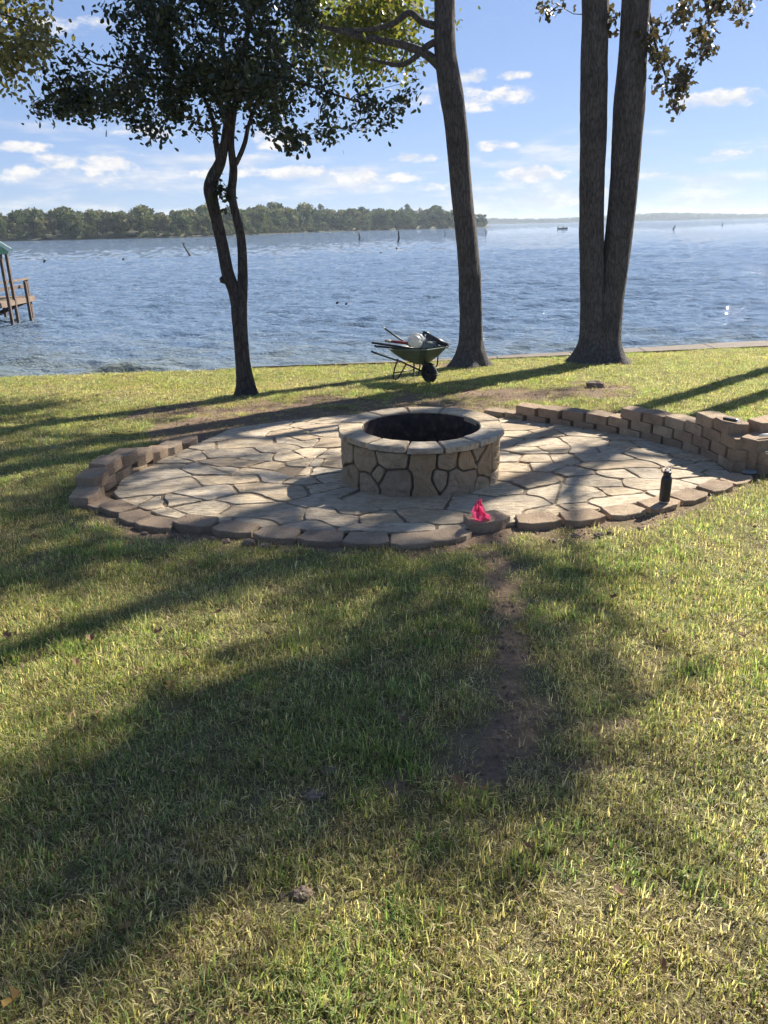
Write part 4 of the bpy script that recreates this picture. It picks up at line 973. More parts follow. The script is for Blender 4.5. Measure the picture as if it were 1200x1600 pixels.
def make_far():
    # near wooded point: its waterline
    line = [(-420, 330), (-260, 318), (-141, 300), (-116, 298), (-80, 300), (-62, 318), (-50, 370), (-34, 440), (0, 480), (46, 510), (66, 540), (78, 560)]
    mb = MB(); n = len(line)
    off = [(0, -1.6), (0, 0.2), (6, 1.6), (90, 4.0)]
    for k, (d, z) in enumerate(off): mb.v += [(x - d * 0.35, y + d, WATER + z) for x, y in line]
    mb.f = [(k * n + i, k * n + i + 1, (k + 1) * n + i + 1, (k + 1) * n + i) for k in range(3) for i in range(n - 1)]
    mb.build('wooded_point_bank', 'far_bank', kind='structure')
    g_ = np.random.default_rng(90); P = []; rot = []; scl = []; idx = []
    meshes = [far_crown(100 + i) for i in range(9)]
    L = [0]
    for a, b in zip(line[:-1], line[1:]): L.append(L[-1] + math.hypot(b[0] - a[0], b[1] - a[1]))
    def pick(s): return float(np.interp(s, L, [q[0] for q in line])), float(np.interp(s, L, [q[1] for q in line]))
    for i in range(1400):
        x, y = pick(g_.uniform(0, L[-1])); d = g_.uniform(0, 1) ** 1.4 * 70 + 2.5
        hgt = (5.2 + 4.4 * g_.random() ** 1.1) * (1.25 if g_.random() < .05 else 1) * (0.55 if d < 6 else 1.0) * (1.16 if y > 380 else 1.0) + d * 0.02
        if x > 58: hgt *= 0.75
        P.append((x - d * 0.35, y + d, WATER + 0.2 + d * 0.03)); rot.append((0, 0, g_.uniform(0, 6.28))); s = hgt * g_.uniform(.85, 1.2); scl.append((s, s, hgt)); idx.append(g_.integers(9))
    for i in range(420):                       # waterside brush
        x, y = pick(g_.uniform(0, L[-1])); h = g_.uniform(1.2, 3.2); P.append((x, y + g_.uniform(0.5, 4), WATER)); rot.append((0, 0, g_.uniform(0, 6.28))); scl.append((h * 2.0, h * 1.5, h)); idx.append(g_.integers(9))
    scatter('wooded_point', P, rot, scl, idx, meshes)
    # distant shore
    mb = MB(); xs = list(np.linspace(-500, 1900, 49)); n = len(xs)
    for d, z in ((0, -2), (0, 1.0), (30, 3), (300, 6)): mb.v += [(x, 2030 + d + 25 * math.sin(x * .006), WATER + z) for x in xs]
    mb.f = [(k * n + i, k * n + i + 1, (k + 1) * n + i + 1, (k + 1) * n + i) for k in range(3) for i in range(n - 1)]
    mb.build('distant_bank', 'far_bank', kind='structure')
    P = []; rot = []; scl = []; idx = []
    for i in range(1800):
        x = g_.uniform(-300, 1800); d = g_.uniform(2, 60); h = g_.uniform(9, 14) * (1.0 + 0.25 * math.sin(x * .011))
        P.append((x, 2030 + d + 25 * math.sin(x * .006), WATER + 1)); rot.append((0, 0, g_.uniform(0, 6.28))); scl.append((h * 1.9, h * 1.9, h)); idx.append(g_.integers(9))
    scatter('distant_woods', P, rot, scl, idx, meshes)
make_far()

# ------------------------------------------------------------------ dock with green roof
def make_dock():
    q = onz(29, 505, WATER); t = thing('boat_dock', 'weathered wooden dock with green metal roof standing in the lake', 'dock', (q.x, q.y, WATER))
    b = Vector((q.x, q.y, WATER)); b0 = b
    # local frame: along the side that runs out into the lake
    Yp = [25.25, 26.15, 27.05]
    def post(px0, py0, px1, py1, Y, w=.11):
        a = at(px0, py0, Y) - b; c = at(px1, py1, Y) - b; w = .085
        mb = MB(); mb.beam((a.x, a.y, -1.2), (a.x + (c.x - a.x) * .6, a.y, c.z), w, w); mb.build('post', 'dock_post', t)
    post(20, 510, 1, 396, 25.25); post(29, 505, 10, 396, 26.15); post(48.5, 500, 39, 439, 27.05)
    post(10, 500, 5, 470, 27.6); post(-30, 512, -45, 396, 25.0); post(-22, 505, -36, 396, 26.3); post(-70, 512, -80, 439, 25.8); post(-110, 512, -120, 396, 25.3)
    zd = (at(46, 466, 27.05)).z - b.z; zr = (at(43, 437, 27.05)).z - b.z
    x1 = at(45, 466, 27.3).x - b.x; xs = at(-200, 466, 26).x - b.x
    # deck boards laid across the short side
    k = 0; x = xs
    while x < x1:
        mb = MB(); mb.box((x + .07, 0.1, zd + 0.02), (0.13, 2.9, 0.04)); mb.build('deck_board', 'dock_wood', t); x += 0.145; k += 1
    mb = MB(); mb.box(((xs + x1) / 2, -1.37, zd - 0.06), (x1 - xs, 0.05, 0.15)); mb.build('joist', 'dock_wood', t)
    mb = MB(); mb.box(((xs + x1) / 2, 1.53, zd - 0.06), (x1 - xs, 0.05, 0.15)); mb.build('joist', 'dock_wood', t)
    mb = MB(); mb.box((x1 + .03, 0.1, zd - 0.06), (0.05, 2.9, 0.15)); mb.build('joist', 'dock_wood', t)
    # railing
    mb = MB(); mb.beam((xs, -1.3, zr), (x1 - .12, -1.3, zr), 0.20, 0.045); mb.build('rail', 'dock_wood', t)
    mb = MB(); mb.beam((x1 - .1, -1.4, zr + .002), (x1 - .1, 1.5, zr + .002), 0.20, 0.045); mb.build('rail', 'dock_wood', t)
    mb = MB(); mb.beam((xs, -1.30, zr - .22), (x1 - .1, -1.30, zr - .22), 0.04, 0.10); mb.build('rail', 'dock_post', t)
    mb = MB(); mb.beam((x1 - .1, -1.3, zr - .22), (x1 - .1, 1.4, zr - .22), 0.04, 0.10); mb.build('rail', 'dock_post', t)
    for yy in (-1.3, 1.4): mb = MB(); mb.beam((x1 - .1, yy, -1.2), (x1 - .1, yy, zr - .03), 0.11, 0.11); mb.build('post', 'dock_post', t)
    # cross braces below the deck
    for a, c in (((x1 - .1, 1.3, zd - .1), (x1 - 1.7, 1.3, 0.02)), ((x1 - 1.5, -0.9, zd - .1), (x1 - 2.9, -0.9, -0.1)), ((x1 - 1.2, .3, .25), (x1 - 2.4, .3, .0)), ((x1 - 2.8, 0.9, zd - .2), (x1 - 1.3, 0.9, -0.1))):
        mb = MB(); mb.beam(a, c, 0.05, 0.14); mb.build('brace', 'dock_post', t)
    # roof: gable end with ribbed cladding towards the viewer
    e = at(20, 389, 25.0) - b; pk = Vector((e.x - 2.6, e.y, e.z + 1.75)); zl = (at(8, 397, 25.0) - b).z; le = Vector((2 * pk.x - e.x, e.y, e.z)); dep = 3.6
    def slab(a, c, name, m_):
        mb = MB(); th = Vector((0, 0, .05)); d = Vector((-.52 * dep, dep, 0)); f = Vector((.05, -0.15, 0))
        mb.add([a + f, c + f, c + d, a + d, a + f - th, c + f - th, c + d - th, a + d - th], [(0, 1, 2, 3), (7, 6, 5, 4), (0, 4, 5, 1), (1, 5, 6, 2), (2, 6, 7, 3), (3, 7, 4, 0)]); return mb.build(name, m_, t)
    r1 = slab(e, pk, 'roof_panel', 'green_roof'); r2 = slab(pk, le, 'roof_panel', 'green_roof')
    for s_, r in ((e, r1), (le, r2)):
        mb = MB(); mb.beam(s_ + Vector((0, -.17, -.03)), pk + Vector((0, -.17, -.03)), 0.03, 0.12); mb.build('trim', 'pale_trim', r)
    mb = MB(); x = e.x - 0.16; top = lambda x: e.z + (pk.z - e.z) * (1 - abs(x - pk.x) / (e.x - pk.x)) - .06
    while x > le.x + .2:
        vs = []
        for (xx, yy) in ((x, 0), (x - .03, -.03), (x - .06, -.03), (x - .09, 0), (x - .12, 0)): vs += [(xx, e.y + yy, zl), (xx, e.y + yy, max(top(xx), zl + .02))]
        mb.add(vs, [(2 * i, 2 * i + 1, 2 * i + 3, 2 * i + 2) for i in range(4)]); x -= .12
    mb.build('gable_cladding', 'green_roof', t)
make_dock()

# ------------------------------------------------------------------ small things in the lake
def make_lake_bits():
    def stick(name, label, cat, pts, rad, group=None):
        base = pts[0]; o = MB(); o.tube([p - base for p in pts], rad, 6); ob = o.build(name, 'dead_wood', None, base, smooth=True); tag(ob, label, cat, group); return ob
    W0 = WATER - 0.15
    q = onz(299, 402, W0); Y = q.y
    sn = thing('dead_branch', 'thin crooked dead branch leaning out of the lake near the far left woods', 'branch', q)
    mb = MB(); mb.tube([Vector((0, 0, 0))] + [at(x, y, Y) - q for x, y in ((296, 398), (291, 390), (287, 383), (288, 379))], [.13, .12, .10, .07, .04], 6); mb.build('stem', 'dead_wood', sn)
    mb = MB(); mb.tube([at(287.5, 384, Y) - q, at(285.5, 380, Y) - q], [.07, .04], 5); mb.build('fork', 'dead_wood', sn)
    def pole(px, pb, pt, r, label, lean=0):
        a = onz(px, pb, W0); c = at(px + lean, pt, a.y); stick('dead_snag', label, 'snag', [a, (a * .5 + c * .5) + Vector((r * .5, 0, 0)), c], [r * .62, r * .55, r * .35], 'dead snags standing in the lake')
    pole(561, 376, 363.5, .33, 'short thick dead snag standing in the water off the wooded point')
    pole(622, 379, 360.5, .30, 'tallest dead snag standing in the water left of the middle trunk', .5)
    pole(618, 391, 386.5, .28, 'leaning stub in the water nearest below the tallest snag', 1)
    pole(594, 398, 394, .24, 'low dark stub poking from the lake left of the leaning stub')
    pole(695, 371, 358, .16, 'thin pale snag in the water just left of the middle trunk')
    pole(744.5, 374, 361, .18, 'thin snag in the water hugging the right side of the middle trunk')
    pole(759, 368, 358, .20, 'faint snag in the water off the tip of the wooded point')
    pole(666, 397, 394.5, .18, 'tiny stub in open water between the tallest snag and middle trunk')
    pole(1051, 359, 352, .35, 'crooked snag in the water right of the twin trunks', 4)
    pole(1128, 353, 348, .3, 'far faint snag in the water near the right edge', 1)
    for px, py, r, lab in ((70, 412.5, .13, 'small dark stump just above the water right of the dock'), (193, 409, .11, 'tiny dark stump in the water left of the small oak'),
                           (527, 481, .055, 'dark drifting lump on the water left of its paler partner'), (541, 482.5, .05, 'second drifting lump on the water nearer the middle trunk')):
        a = onz(px, py, W0); mb = MB(); mb.tube([Vector((0, 0, -.1)), Vector((0, 0, r * .9)), Vector((r * .4, 0, r * 1.7)), Vector((r * 1.3, 0, r * 1.9))], [r * .9, r, r * .8, r * .35], 7)
        tag(mb.build('stump', 'dead_wood', None, a + Vector((0, 0, .12)), smooth=True), lab, 'stump', 'stumps in the lake')
    # far motor boat
    a = onz(879, 358, WATER); t = thing('motor_boat', 'tiny dark motor boat far out on the lake left of the twin trunks', 'boat', a)
    mb = MB(); L, Wd = 4.0, 1.5
    prof = [(-L / 2, .9), (-L / 4, 1), (L / 6, .95), (L / 3, .6), (L / 2, .03)]
    vs = []
    for x, k in prof: vs += [(x, -Wd / 2 * k, .5 + .05 * x), (x, -Wd / 3 * k, -.1), (x, Wd / 3 * k, -.1), (x, Wd / 2 * k, .5 + .05 * x)]
    mb.add(vs, [(4 * i + j, 4 * i + j + 1, 4 * i + 5 + j, 4 * i + 4 + j) for i in range(4) for j in range(3)] + [(0, 3, 2, 1)] + [(4 * i, 4 * i + 4, 4 * i + 7, 4 * i + 3) for i in range(4)])
    mb.build('hull', 'dead_wood', t)
    mb = MB(); mb.box((-1.9, 0, .7), (.3, .3, .6)); mb.build('outboard', 'dark_steel', t)
    mb = MB(); mb.box((.2, 0, .8), (.5, .7, .4)); mb.build('console', 'grey_case', t)
make_lake_bits()

# ------------------------------------------------------------------ wheelbarrow and its load
def make_barrow():
    wx, wy = 0.74, 11.62; z0 = gz1(wx, wy)
    ang = R(-51); t = thing('wheelbarrow', 'green wheelbarrow with black legs standing on the grass by the lake', 'wheelbarrow', (wx, wy, z0), ang); BS = 0.86; t.scale = (BS, BS, BS)
    # local x towards the wheel, wheel contact at origin
    wr = 0.185
    wl = thing('x', '', ''); bpy.data.objects.remove(wl)
    mb = MB(); prof = []
    for k in range(12): a = 2 * math.pi * k / 12; prof.append((wr - 0.05 + 0.05 * math.cos(a), 0.055 * math.sin(a)))
    mb.lathe(prof, 28, close=True); ob = mb.build('wheel', 'rubber', t, (0, 0, wr), smooth=True); ob.rotation_euler = (R(90), 0, 0)
    mb = MB(); mb.lathe([(0.02, -.05), (.03, -.05), (.04, -.025), (.10, -.02), (.10, .02), (.04, .025), (.03, .05), (.02, .05)], 20); r = mb.build('rim', 'dark_steel', ob, smooth=False)
    fy = 0.05; tub = 0.016
    for s in (-1, 1):
        mb = MB(); mb.tube([(-1.24, s * .29, .45), (-1.00, s * .28, .415), (-.55, s * .19, .34), (-.1, s * .085, .21), (0, s * .075, wr)], tub, 8); mb.build('handle_rail', 'dark_steel', t, smooth=True)
        mb = MB(); mb.tube([(-1.28, s * .292, .456), (-1.12, s * .286, .433)], .021, 8); mb.build('grip', 'rubber', t, smooth=True)
        mb = MB(); mb.tube([(-.62, s * .20, .38), (-.68, s * .24, .2), (-.70, s * .26, .03), (-.62, s * .26, .012), (-.56, s * .25, .05), (-.42, s * .17, .32)], .014, 8); mb.build('leg', 'dark_steel', t, smooth=True)
        mb = MB(); mb.tube([(0, s * .075, wr), (.10, s * .10, .32), (.06, s * .17, .52)], .013, 8); mb.build('tray_brace', 'dark_steel', t, smooth=True)
    mb = MB(); mb.tube([(0, -.08, wr), (.17, -.085, wr - .02), (.215, -.05, wr - .01), (.215, .05, wr - .01), (.17, .085, wr - .02), (0, .08, wr)], .013, 8); mb.build('wheel_guard', 'dark_steel', t, smooth=True)
    mb = MB(); mb.tube([(-.70, -.25, .12), (-.70, .25, .12)], .012, 8); mb.build('crossbar', 'dark_steel', t, smooth=True)
    # tray: sloping pressed-steel pan with rolled rim
    def ring(x0, x1, w0, w1, z0_, z1_):
        c = .08; return [(x0 + c, -w0, z0_), (x1 - c, -w1, z1_), (x1, -w1 + c, z1_), (x1, w1 - c, z1_), (x1 - c, w1, z1_), (x0 + c, w0, z0_), (x0, w0 - c, z0_), (x0, -w0 + c, z0_)]
    rings = [ring(-.60, -.10, .15, .14, .37, .33), ring(-.72, .08, .24, .24, .46, .48), ring(-.82, .20, .31, .32, .55, .63)]
    mb = MB()
    for rg in rings: mb.v += rg
    inner = [[(x * .985 - .005, y * .97, z + .008) for x, y, z in rg] for rg in rings]
    for rg in inner: mb.v += rg
    n = 8
    for k in range(2):
        for i in range(n): mb.f.append((k * n + i, k * n + (i + 1) % n, (k + 1) * n + (i + 1) % n, (k + 1) * n + i)); mb.f.append((24 + k * n + i, 24 + (k + 1) * n + i, 24 + (k + 1) * n + (i + 1) % n, 24 + k * n + (i + 1) % n))
    mb.f += [tuple(range(n - 1, -1, -1)), tuple(24 + i for i in range(n))] + [(16 + i, 16 + (i + 1) % n, 40 + (i + 1) % n, 40 + i) for i in range(n)]
    tray = mb.build('tray', 'green_steel', t)
    mb = MB(); rg = rings[2] + [rings[2][0]]; mb.tube(rg, .012, 6, cap=False); mb.build('rim_roll', 'green_steel', tray)
    # load: every item its own thing
    def L2(x, y, z): c, s = math.cos(ang), math.sin(ang); x, y, z = x * BS, y * BS, z * BS; return Vector((wx + c * x - s * y, wy + s * x + c * y, z0 + z))
    tc = L2(-.32, 0, 0)
    def LW(x, y, z): return Vector((tc.x + x, tc.y + y, z0 + z))
    Yb = 12.0
    def bar(name, label, a, b_, r, m_, cat, extra=None):
        base = LW(*a); tt = thing(name, label, cat, base); mb = MB(); d = LW(*b_) - base; mb.tube([Vector((0, 0, 0)), d * .5, d], r, 8); mb.build('shaft', m_, tt, smooth=True)
        if extra: extra(tt, d)
        return tt
    def tip(m_, r, l):
        def f(tt, d): mb = MB(); u = d.normalized(); mb.tube([d - u * .005, d + u * l], r, 8); mb.build('end_cap', m_, tt, smooth=True)
        return f
    def blade(tt, d):
        mb = MB(); mb.add([(.02, -.10, .0), (.24, -.08, .02), (.26, .06, .02), (.02, .10, .0), (.02, -.10, .012), (.24, -.08, .032), (.26, .06, .032), (.02, .10, .012)], [(3, 2, 1, 0), (4, 5, 6, 7), (0, 1, 5, 4), (1, 2, 6, 5), (2, 3, 7, 6), (3, 0, 4, 7)]); o = mb.build('blade', 'dark_steel', tt); o.rotation_euler[2] = ang
    bar('shovel', 'dark shovel laid flat across the wheelbarrow with its handle out to the left', (.10, .02, .47), (-.70, .10, .585), .017, 'dark_steel', 'shovel', blade)
    bar('rake_handle', 'second dark tool handle lying just below the shovel in the wheelbarrow', (.10, -.10, .47), (-.60, -.04, .548), .016, 'dark_steel', 'tool', tip('rubber', .019, .06))
    bar('red_bar', 'red painted bar lying on the tool handles in the wheelbarrow', (.02, -.03, .56), (-.40, .02, .612), .022, 'red_paint', 'bar', tip('pale_wood', .020, .10))
    bar('tilted_handle', 'dark handle with white tip sticking up to the left from the wheelbarrow', (-.12, .12, .53), (-.50, .12, .80), .014, 'dark_steel', 'tool', tip('white_plastic', .017, .03))
    # crumpled plastic bag
    def lump(name, label, cat, c, r, m_, seed, amp=.25, group=None):
        g_ = np.random.default_rng(seed); mb = MB(); n, k = 20, 12; vs = []; off = g_.random(3) * 50
        for i in range(k + 1):
            ph = math.pi * i / k
            for j in range(n):
                a = 2 * math.pi * j / n; d = Vector((math.sin(ph) * math.cos(a), math.sin(ph) * math.sin(a), math.cos(ph)))
                q = 1 + amp * (float(fbm(np.array([d.x * 2.5 + off[0] + d.z]), np.array([d.y * 2.5 + off[1] + d.z * 2]), 4)[0]) - .5) * 2
                vs.append((d.x * r[0] * q, d.y * r[1] * q, d.z * r[2] * q))
        mb.add(vs, [(i * n + j, (i + 1) * n + j, (i + 1) * n + (j + 1) % n, i * n + (j + 1) % n) for i in range(k) for j in range(n)])
        return tag(mb.build(name, m_, None, c, smooth=False), label, cat, group)
    lump('plastic_bag', 'crumpled white plastic bag on top of the wheelbarrow load', 'bag', LW(-.02, -.02, .625), (.13, .12, .105), 'white_plastic', 4, .3)
    lump('dark_sack', 'dark slumped sack in the front of the wheelbarrow tray', 'sack', LW(.18, .0, .55), (.15, .16, .085), 'grey_case', 6, .35)
    base = LW(.16, .06, .68); tt = thing('blower_tube', 'black tube shaped power tool resting on the front rim of the wheelbarrow', 'power tool', base)
    e1 = LW(.46, -.14, .55) - base
    mb = MB(); mb.tube([Vector((0, 0, 0)), e1 * .5, e1 * .85], [.048, .044, .036], 10); mb.build('barrel', 'black_paint', tt, smooth=True)
    mb = MB(); mb.tube([e1 * .83, e1 * .9, e1 * 1.0], [.028, .045, .046], 10); mb.build('nozzle', 'rubber', tt, smooth=True)
    mb = MB(); mb.tube([Vector((.03, .0, .03)), Vector((-.05, .03, .05)), Vector((-.06, .03, .0)), Vector((-.10, .04, -.06))], [.02, .028, .03, .02], 8); mb.build('grip', 'black_paint', tt, smooth=True)
    return lump
lump = make_barrow()

# ------------------------------------------------------------------ things lying about the patio
def make_small():
    x, y = gp(1037.5, 785, .02); z = -S * y + .012 + 0.012
    t = thing('water_bottle', 'black insulated water bottle standing on the front edging blocks', 'bottle', (x, y, z))
    mb = MB(); mb.lathe([(.030, .0), (.034, .002), (.0345, .012)], 32); mb.build('base_ring', 'grey_steel', t, smooth=True)
    mb = MB(); mb.lathe([(.0365, .0125), (.037, .016), (.037, .165), (.035, .178), (.029, .192), (.0265, .198)], 32); o = mb.build('body', 'black_paint', t, smooth=True)
    mb = MB(); mb.lathe([(.0245, .1985), (.0265, .201), (.0265, .222), (.024, .227), (.012, .229)], 28); l = mb.build('lid', 'black_paint', t, smooth=True)
    mb = MB(); mb.tube([(-.02, 0, .226), (-.017, 0, .243), (.0, 0, .249), (.017, 0, .243), (.02, 0, .226)], .0045, 8); mb.build('carry_loop', 'grey_steel', l, smooth=True)
    # marker flag
    x, y = gp(748, 815, .04); z = -S * y + .055
    t = thing('marker_flag', 'crumpled hot pink marker flag propped on a front edging block', 'flag', (x, y, z))
    mb = MB(); n = 13; vs = []
    g_ = np.random.default_rng(12)
    for i in range(n):
        for j in range(n):
            u, v = i / (n - 1), j / (n - 1)
            wdt = 0.115 * (1 - v * 0.72); px = (u - .5) * wdt + .008 * math.sin(v * 7) + (0.012 if v < .3 and u > .5 else 0); pz = v * 0.148 - (0.018 * u if v < .15 else 0)
            py = .022 * math.sin(u * 9 + v * 5) + .014 * math.sin(u * 17 - v * 11 + 1) + .03 * (1 - v)
            vs.append((px + .006 * math.sin(v * 13 + u * 6), py - .02, pz + .006 * math.sin(u * 12)))
    mb.add(vs, [(i * n + j, (i + 1) * n + j, (i + 1) * n + j + 1, i * n + j + 1) for i in range(n - 1) for j in range(n - 1)])
    o = mb.build('flag_sheet', 'pink_plastic', t, smooth=False)
    mb = MB(); mb.tube([(0.0, -.01, 0.004), (-.004, -.006, .08), (-.002, .0, .168)], .0018, 6); mb.build('wire_stake', 'dark_steel', t)
    # bits on the right wall
    x, y = gp(1141, 659, .372); z = -S * y + BH * 4 - .018
    t = thing('scraper', 'small black bar shaped tool lying on top of the right block wall', 'tool', (x, y, z), R(-52))
    mb = MB(); mb.box((0, 0, .017), (.12, .036, .026)); o = mb.build('handle', 'black_paint', t); bevelmod(o, .006, 2)
    mb = MB(); mb.box((.07, 0, .014), (.03, .026, .006)); mb.build('blade', 'grey_steel', t)
    x, y = 3.14, 5.93; z = -S * y + BH * 3 - .012
    t = thing('hand_trowel', 'pale handled trowel with a red collar on the stepped end of the wall', 'trowel', (x, y, z), R(12))
    mb = MB(); mb.tube([(-.09, 0, .02), (-.06, 0, .022), (.0, 0, .02), (.045, 0, .022)], [.010, .014, .013, .011], 10); mb.build('handle', 'white_plastic', t, smooth=True)
    mb = MB(); mb.tube([(.045, 0, .022), (.075, 0, .024)], [.014, .014], 10); mb.build('collar', 'red_paint', t, smooth=True)
    mb = MB(); mb.add([(.075, -.012, .022), (.12, -.05, .012), (.26, 0, .012), (.12, .05, .012), (.075, .012, .022), (.075, -.012, .026), (.12, -.05, .016), (.26, 0, .016), (.12, .05, .016), (.075, .012, .026)],
                      [(4, 3, 2, 1, 0), (5, 6, 7, 8, 9)] + [(i, (i + 1) % 5, 5 + (i + 1) % 5, 5 + i) for i in range(5)]); mb.build('blade', 'dark_steel', t)
    x, y = gp(1171, 741, .01); z = -S * y + .006
    t = thing('tape_case', 'dark grey oval case lying on a front edging block near the wall end', 'case', (x, y, z), R(8))
    mb = MB(); mb.lathe([(.035, 0), (.052, .006), (.056, .018), (.052, .032), (.03, .037)], 28); o = mb.build('shell', 'grey_case', t, smooth=True); o.scale = (1.1, .8, 1)
    mb = MB(); mb.lathe([(.0575, .015), (.0575, .022)], 28); o = mb.build('seam', 'black_paint', t, smooth=True); o.scale = (1.1, .8, 1)
    x, y = 3.26, 5.79; z = -S * y + BH - .010
    t = thing('pliers', 'pale handled pliers with a dark cord on the lowest wall step', 'pliers', (x, y, z), R(30))
    for s in (-1, 1):
        mb = MB(); mb.tube([(.0, 0, .012), (.05, s * .018, .012), (.13, s * .022, .012)], [.006, .008, .008], 8); mb.build('handle', 'white_plastic', t, smooth=True)
        mb = MB(); mb.tube([(.0, 0, .012), (-.03, s * .008, .012), (-.055, s * .003, .012)], [.008, .007, .003], 8); mb.build('jaw', 'dark_steel', t, smooth=True)
    mb = MB(); mb.tube([(-.05, 0, .012), (-.09, -.02, .006), (-.12, -.06, -.03), (-.16, -.11, -.085), (-.2, -.13, -.095)], .0035, 6); mb.build('cord', 'rubber', t, smooth=True)
    # rocks and clods along the dug edge
    g_ = random.Random(9)
    spots = [((388, 846), .035, 'largest'), ((412, 850), .028, ''), ((352, 843), .025, ''), ((447, 858), .02, ''), ((330, 838), .02, ''), ((900, 833), .028, ''), ((936, 834), .03, ''), ((955, 829), .022, ''), ((862, 840), .022, ''), ((270, 835), .022, ''), ((225, 830), .02, ''), ((1000, 822), .02, '')]
    lab = ['largest soil clod lying before the front edging left of the flag', 'soil clod touching the largest clod before the front edging', 'soil clod before the third edging block from the left wall', 'small clod in the grass edge right of the largest clod',
           'little clod tucked against the raised block at the left front', 'pale stone in the dirt below the edging right of the flag', 'larger pale stone in the dirt right of its neighbour', 'small stone in the dirt between flag and bottle', 'stone in the dirt just right of the flag block',
           'clod beside the front left curve of the edging', 'small clod at the leftmost bend of the front edging', 'small stone in the dirt left of the bottle shadow']
    for (p, r, _), lb in zip(spots, lab):
        x, y = gp(*p); lump('soil_clod' if 'clod' in lb else 'stone', lb, 'clod' if 'clod' in lb else 'stone', (x, y, gz1(x, y) + r * .35), (r * 1.25, r, r * .75), 'clod', int(x * 100) % 97, .3, 'clods and stones along the dug edge')
    for p, r, lb in (((515, 1207), .026, 'rounded brown clod in the shaded lawn above its lower partner'), ((493, 1247), .024, 'flat brown clod in the shaded lawn below left of another clod'), ((472, 1400), .022, 'pale clod of dirt in the sunlit grass at the bottom middle'), ((930, 606), .11, 'dark heap of dug soil before the twin trunks')):
        x, y = gp(*p); lump('soil_clod', lb, 'clod', (x, y, gz1(x, y) + r * .25), (r * 1.3, r, r * .55), 'clod', int(p[0]) % 89, .4)
    # fallen leaves
    L = LEAF['star']
    fl = [((340, 957), .05, 'dry tan leaf on the sunlit lawn below the left edging'), ((97, 980), .05, 'dark curled leaf at the left edge of the sunlit strip'), ((142, 995), .055, 'orange brown leaf on the sunlit strip at the left'), ((12, 993), .05, 'dry leaf lying at the far left edge of the lawn'),
          ((265, 1067), .06, 'pale curled leaf standing in the shaded lawn at the left'), ((248, 986), .055, 'dark brown leaf right of the orange one on the left lawn'), ((118, 1032), .045, 'small pale leaf at the edge of the sunny patch at left'), ((630, 1126), .05, 'yellow leaf in the shade left of the bare path'),
          ((540, 1032), .04, 'small pale leaf in the shade in the middle of the lawn'), ((676, 994), .04, 'brown leaf in the grass left of the bare path'), ((800, 1165), .045, 'yellow leaf at the lower end of the bare path'), ((960, 929), .045, 'orange leaf on the bright lawn below the bottle'),
          ((1158, 990), .05, 'pinkish brown leaf at the right edge of the bright lawn'), ((68, 1192), .055, 'rust brown leaf in the shade at the left edge'), ((20, 1562), .055, 'yellow leaf in the bottom left corner'), ((1040, 985), .04, 'dull leaf in the bright grass at the right'), ((405, 552), .07, 'orange leaf caught against the light near the small oak')]
    for (p, s, lb) in fl:
        if p[1] < 560: continue
        x, y = gp(*p, .05); g2 = random.Random(int(p[0] * 7 + p[1])); mb = MB(); a0 = g2.uniform(0, 6.28); k = len(L)
        s *= .8; rim = [(u * s * 1.1, (v - .5) * s, s * (.25 * abs(u) * 2 + g2.uniform(0, .25))) for u, v in L]
        mb.add([(0, 0, 0)] + rim, [(0, 1 + i, 1 + (i + 1) % k) for i in range(k)])
        o = mb.build('fallen_leaf', 'fallen_leaf', None, (x, y, gz1(x, y) + .045), a0); o.rotation_euler[0] = g2.uniform(-.4, .4); o.rotation_euler[1] = g2.uniform(-.4, .4)
        tag(o, lb, 'leaf', 'fallen leaves on the lawn')
make_small()

# ------------------------------------------------------------------ grass
def tuft(seed, n, rad, hmin, hmax, straw, width=0.0034, lay=0.5):
    g_ = np.random.default_rng(seed); V = []; Fc = []; Cc = []
    for _ in range(n):
        r = rad * math.sqrt(g_.random()); a = g_.uniform(0, 6.28); x, y = r * math.cos(a), r * math.sin(a)
        h = g_.uniform(hmin, hmax) * (1.5 if g_.random() < .07 else 1); da = g_.uniform(0, 6.28); lean = abs(g_.normal()) * lay; w = width * g_.uniform(.6, 1.25)
        dx, dy = math.cos(da), math.sin(da); sx, sy = -dy * w / 2, dx * w / 2; tw = g_.uniform(-.6, .6)
        p = []; ang = 0.15 * lean
        px, py, pz = x, y, -0.008; st = h / 3
        for k in range(4):
            p.append((px, py, pz)); ang += lean * (0.45 + 0.35 * k) * .8; ang = min(ang, 1.75)
            px += dx * math.sin(ang) * st; py += dy * math.sin(ang) * st; pz += math.cos(ang) * st
        o = len(V); ws = (1, .95, .65)
        for k in range(3): V += [(p[k][0] - sx * ws[k], p[k][1] - sy * ws[k], p[k][2]), (p[k][0] + sx * ws[k], p[k][1] + sy * ws[k], p[k][2])]
        V.append(p[3]); Fc += [(o, o + 1, o + 3, o + 2), (o + 2, o + 3, o + 5, o + 4), (o + 4, o + 5, o + 6)]
        q = g_.random()
        if q < straw * .3: c = np.array((0.30, 0.215, 0.13)) * g_.uniform(.4, 1.1)
        elif q < straw: c = np.array((0.68, 0.57, 0.31)) * g_.uniform(.4, 1.2)
        elif q < straw + .28: c = np.array((0.42, 0.42, 0.125)) * g_.uniform(.6, 1.25)
        else: c = np.array((0.215, 0.295, 0.085)) * g_.uniform(.5, 1.3)
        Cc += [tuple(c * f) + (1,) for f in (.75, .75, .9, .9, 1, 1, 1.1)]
    me = bpy.data.meshes.new('grass_tuft'); me.from_pydata(V, [], Fc); me.update()
    a = me.color_attributes.new('Col', 'FLOAT_COLOR', 'POINT'); a.data.foreach_set('color', np.array(Cc).ravel()); me.materials.append(M['grass']); return me
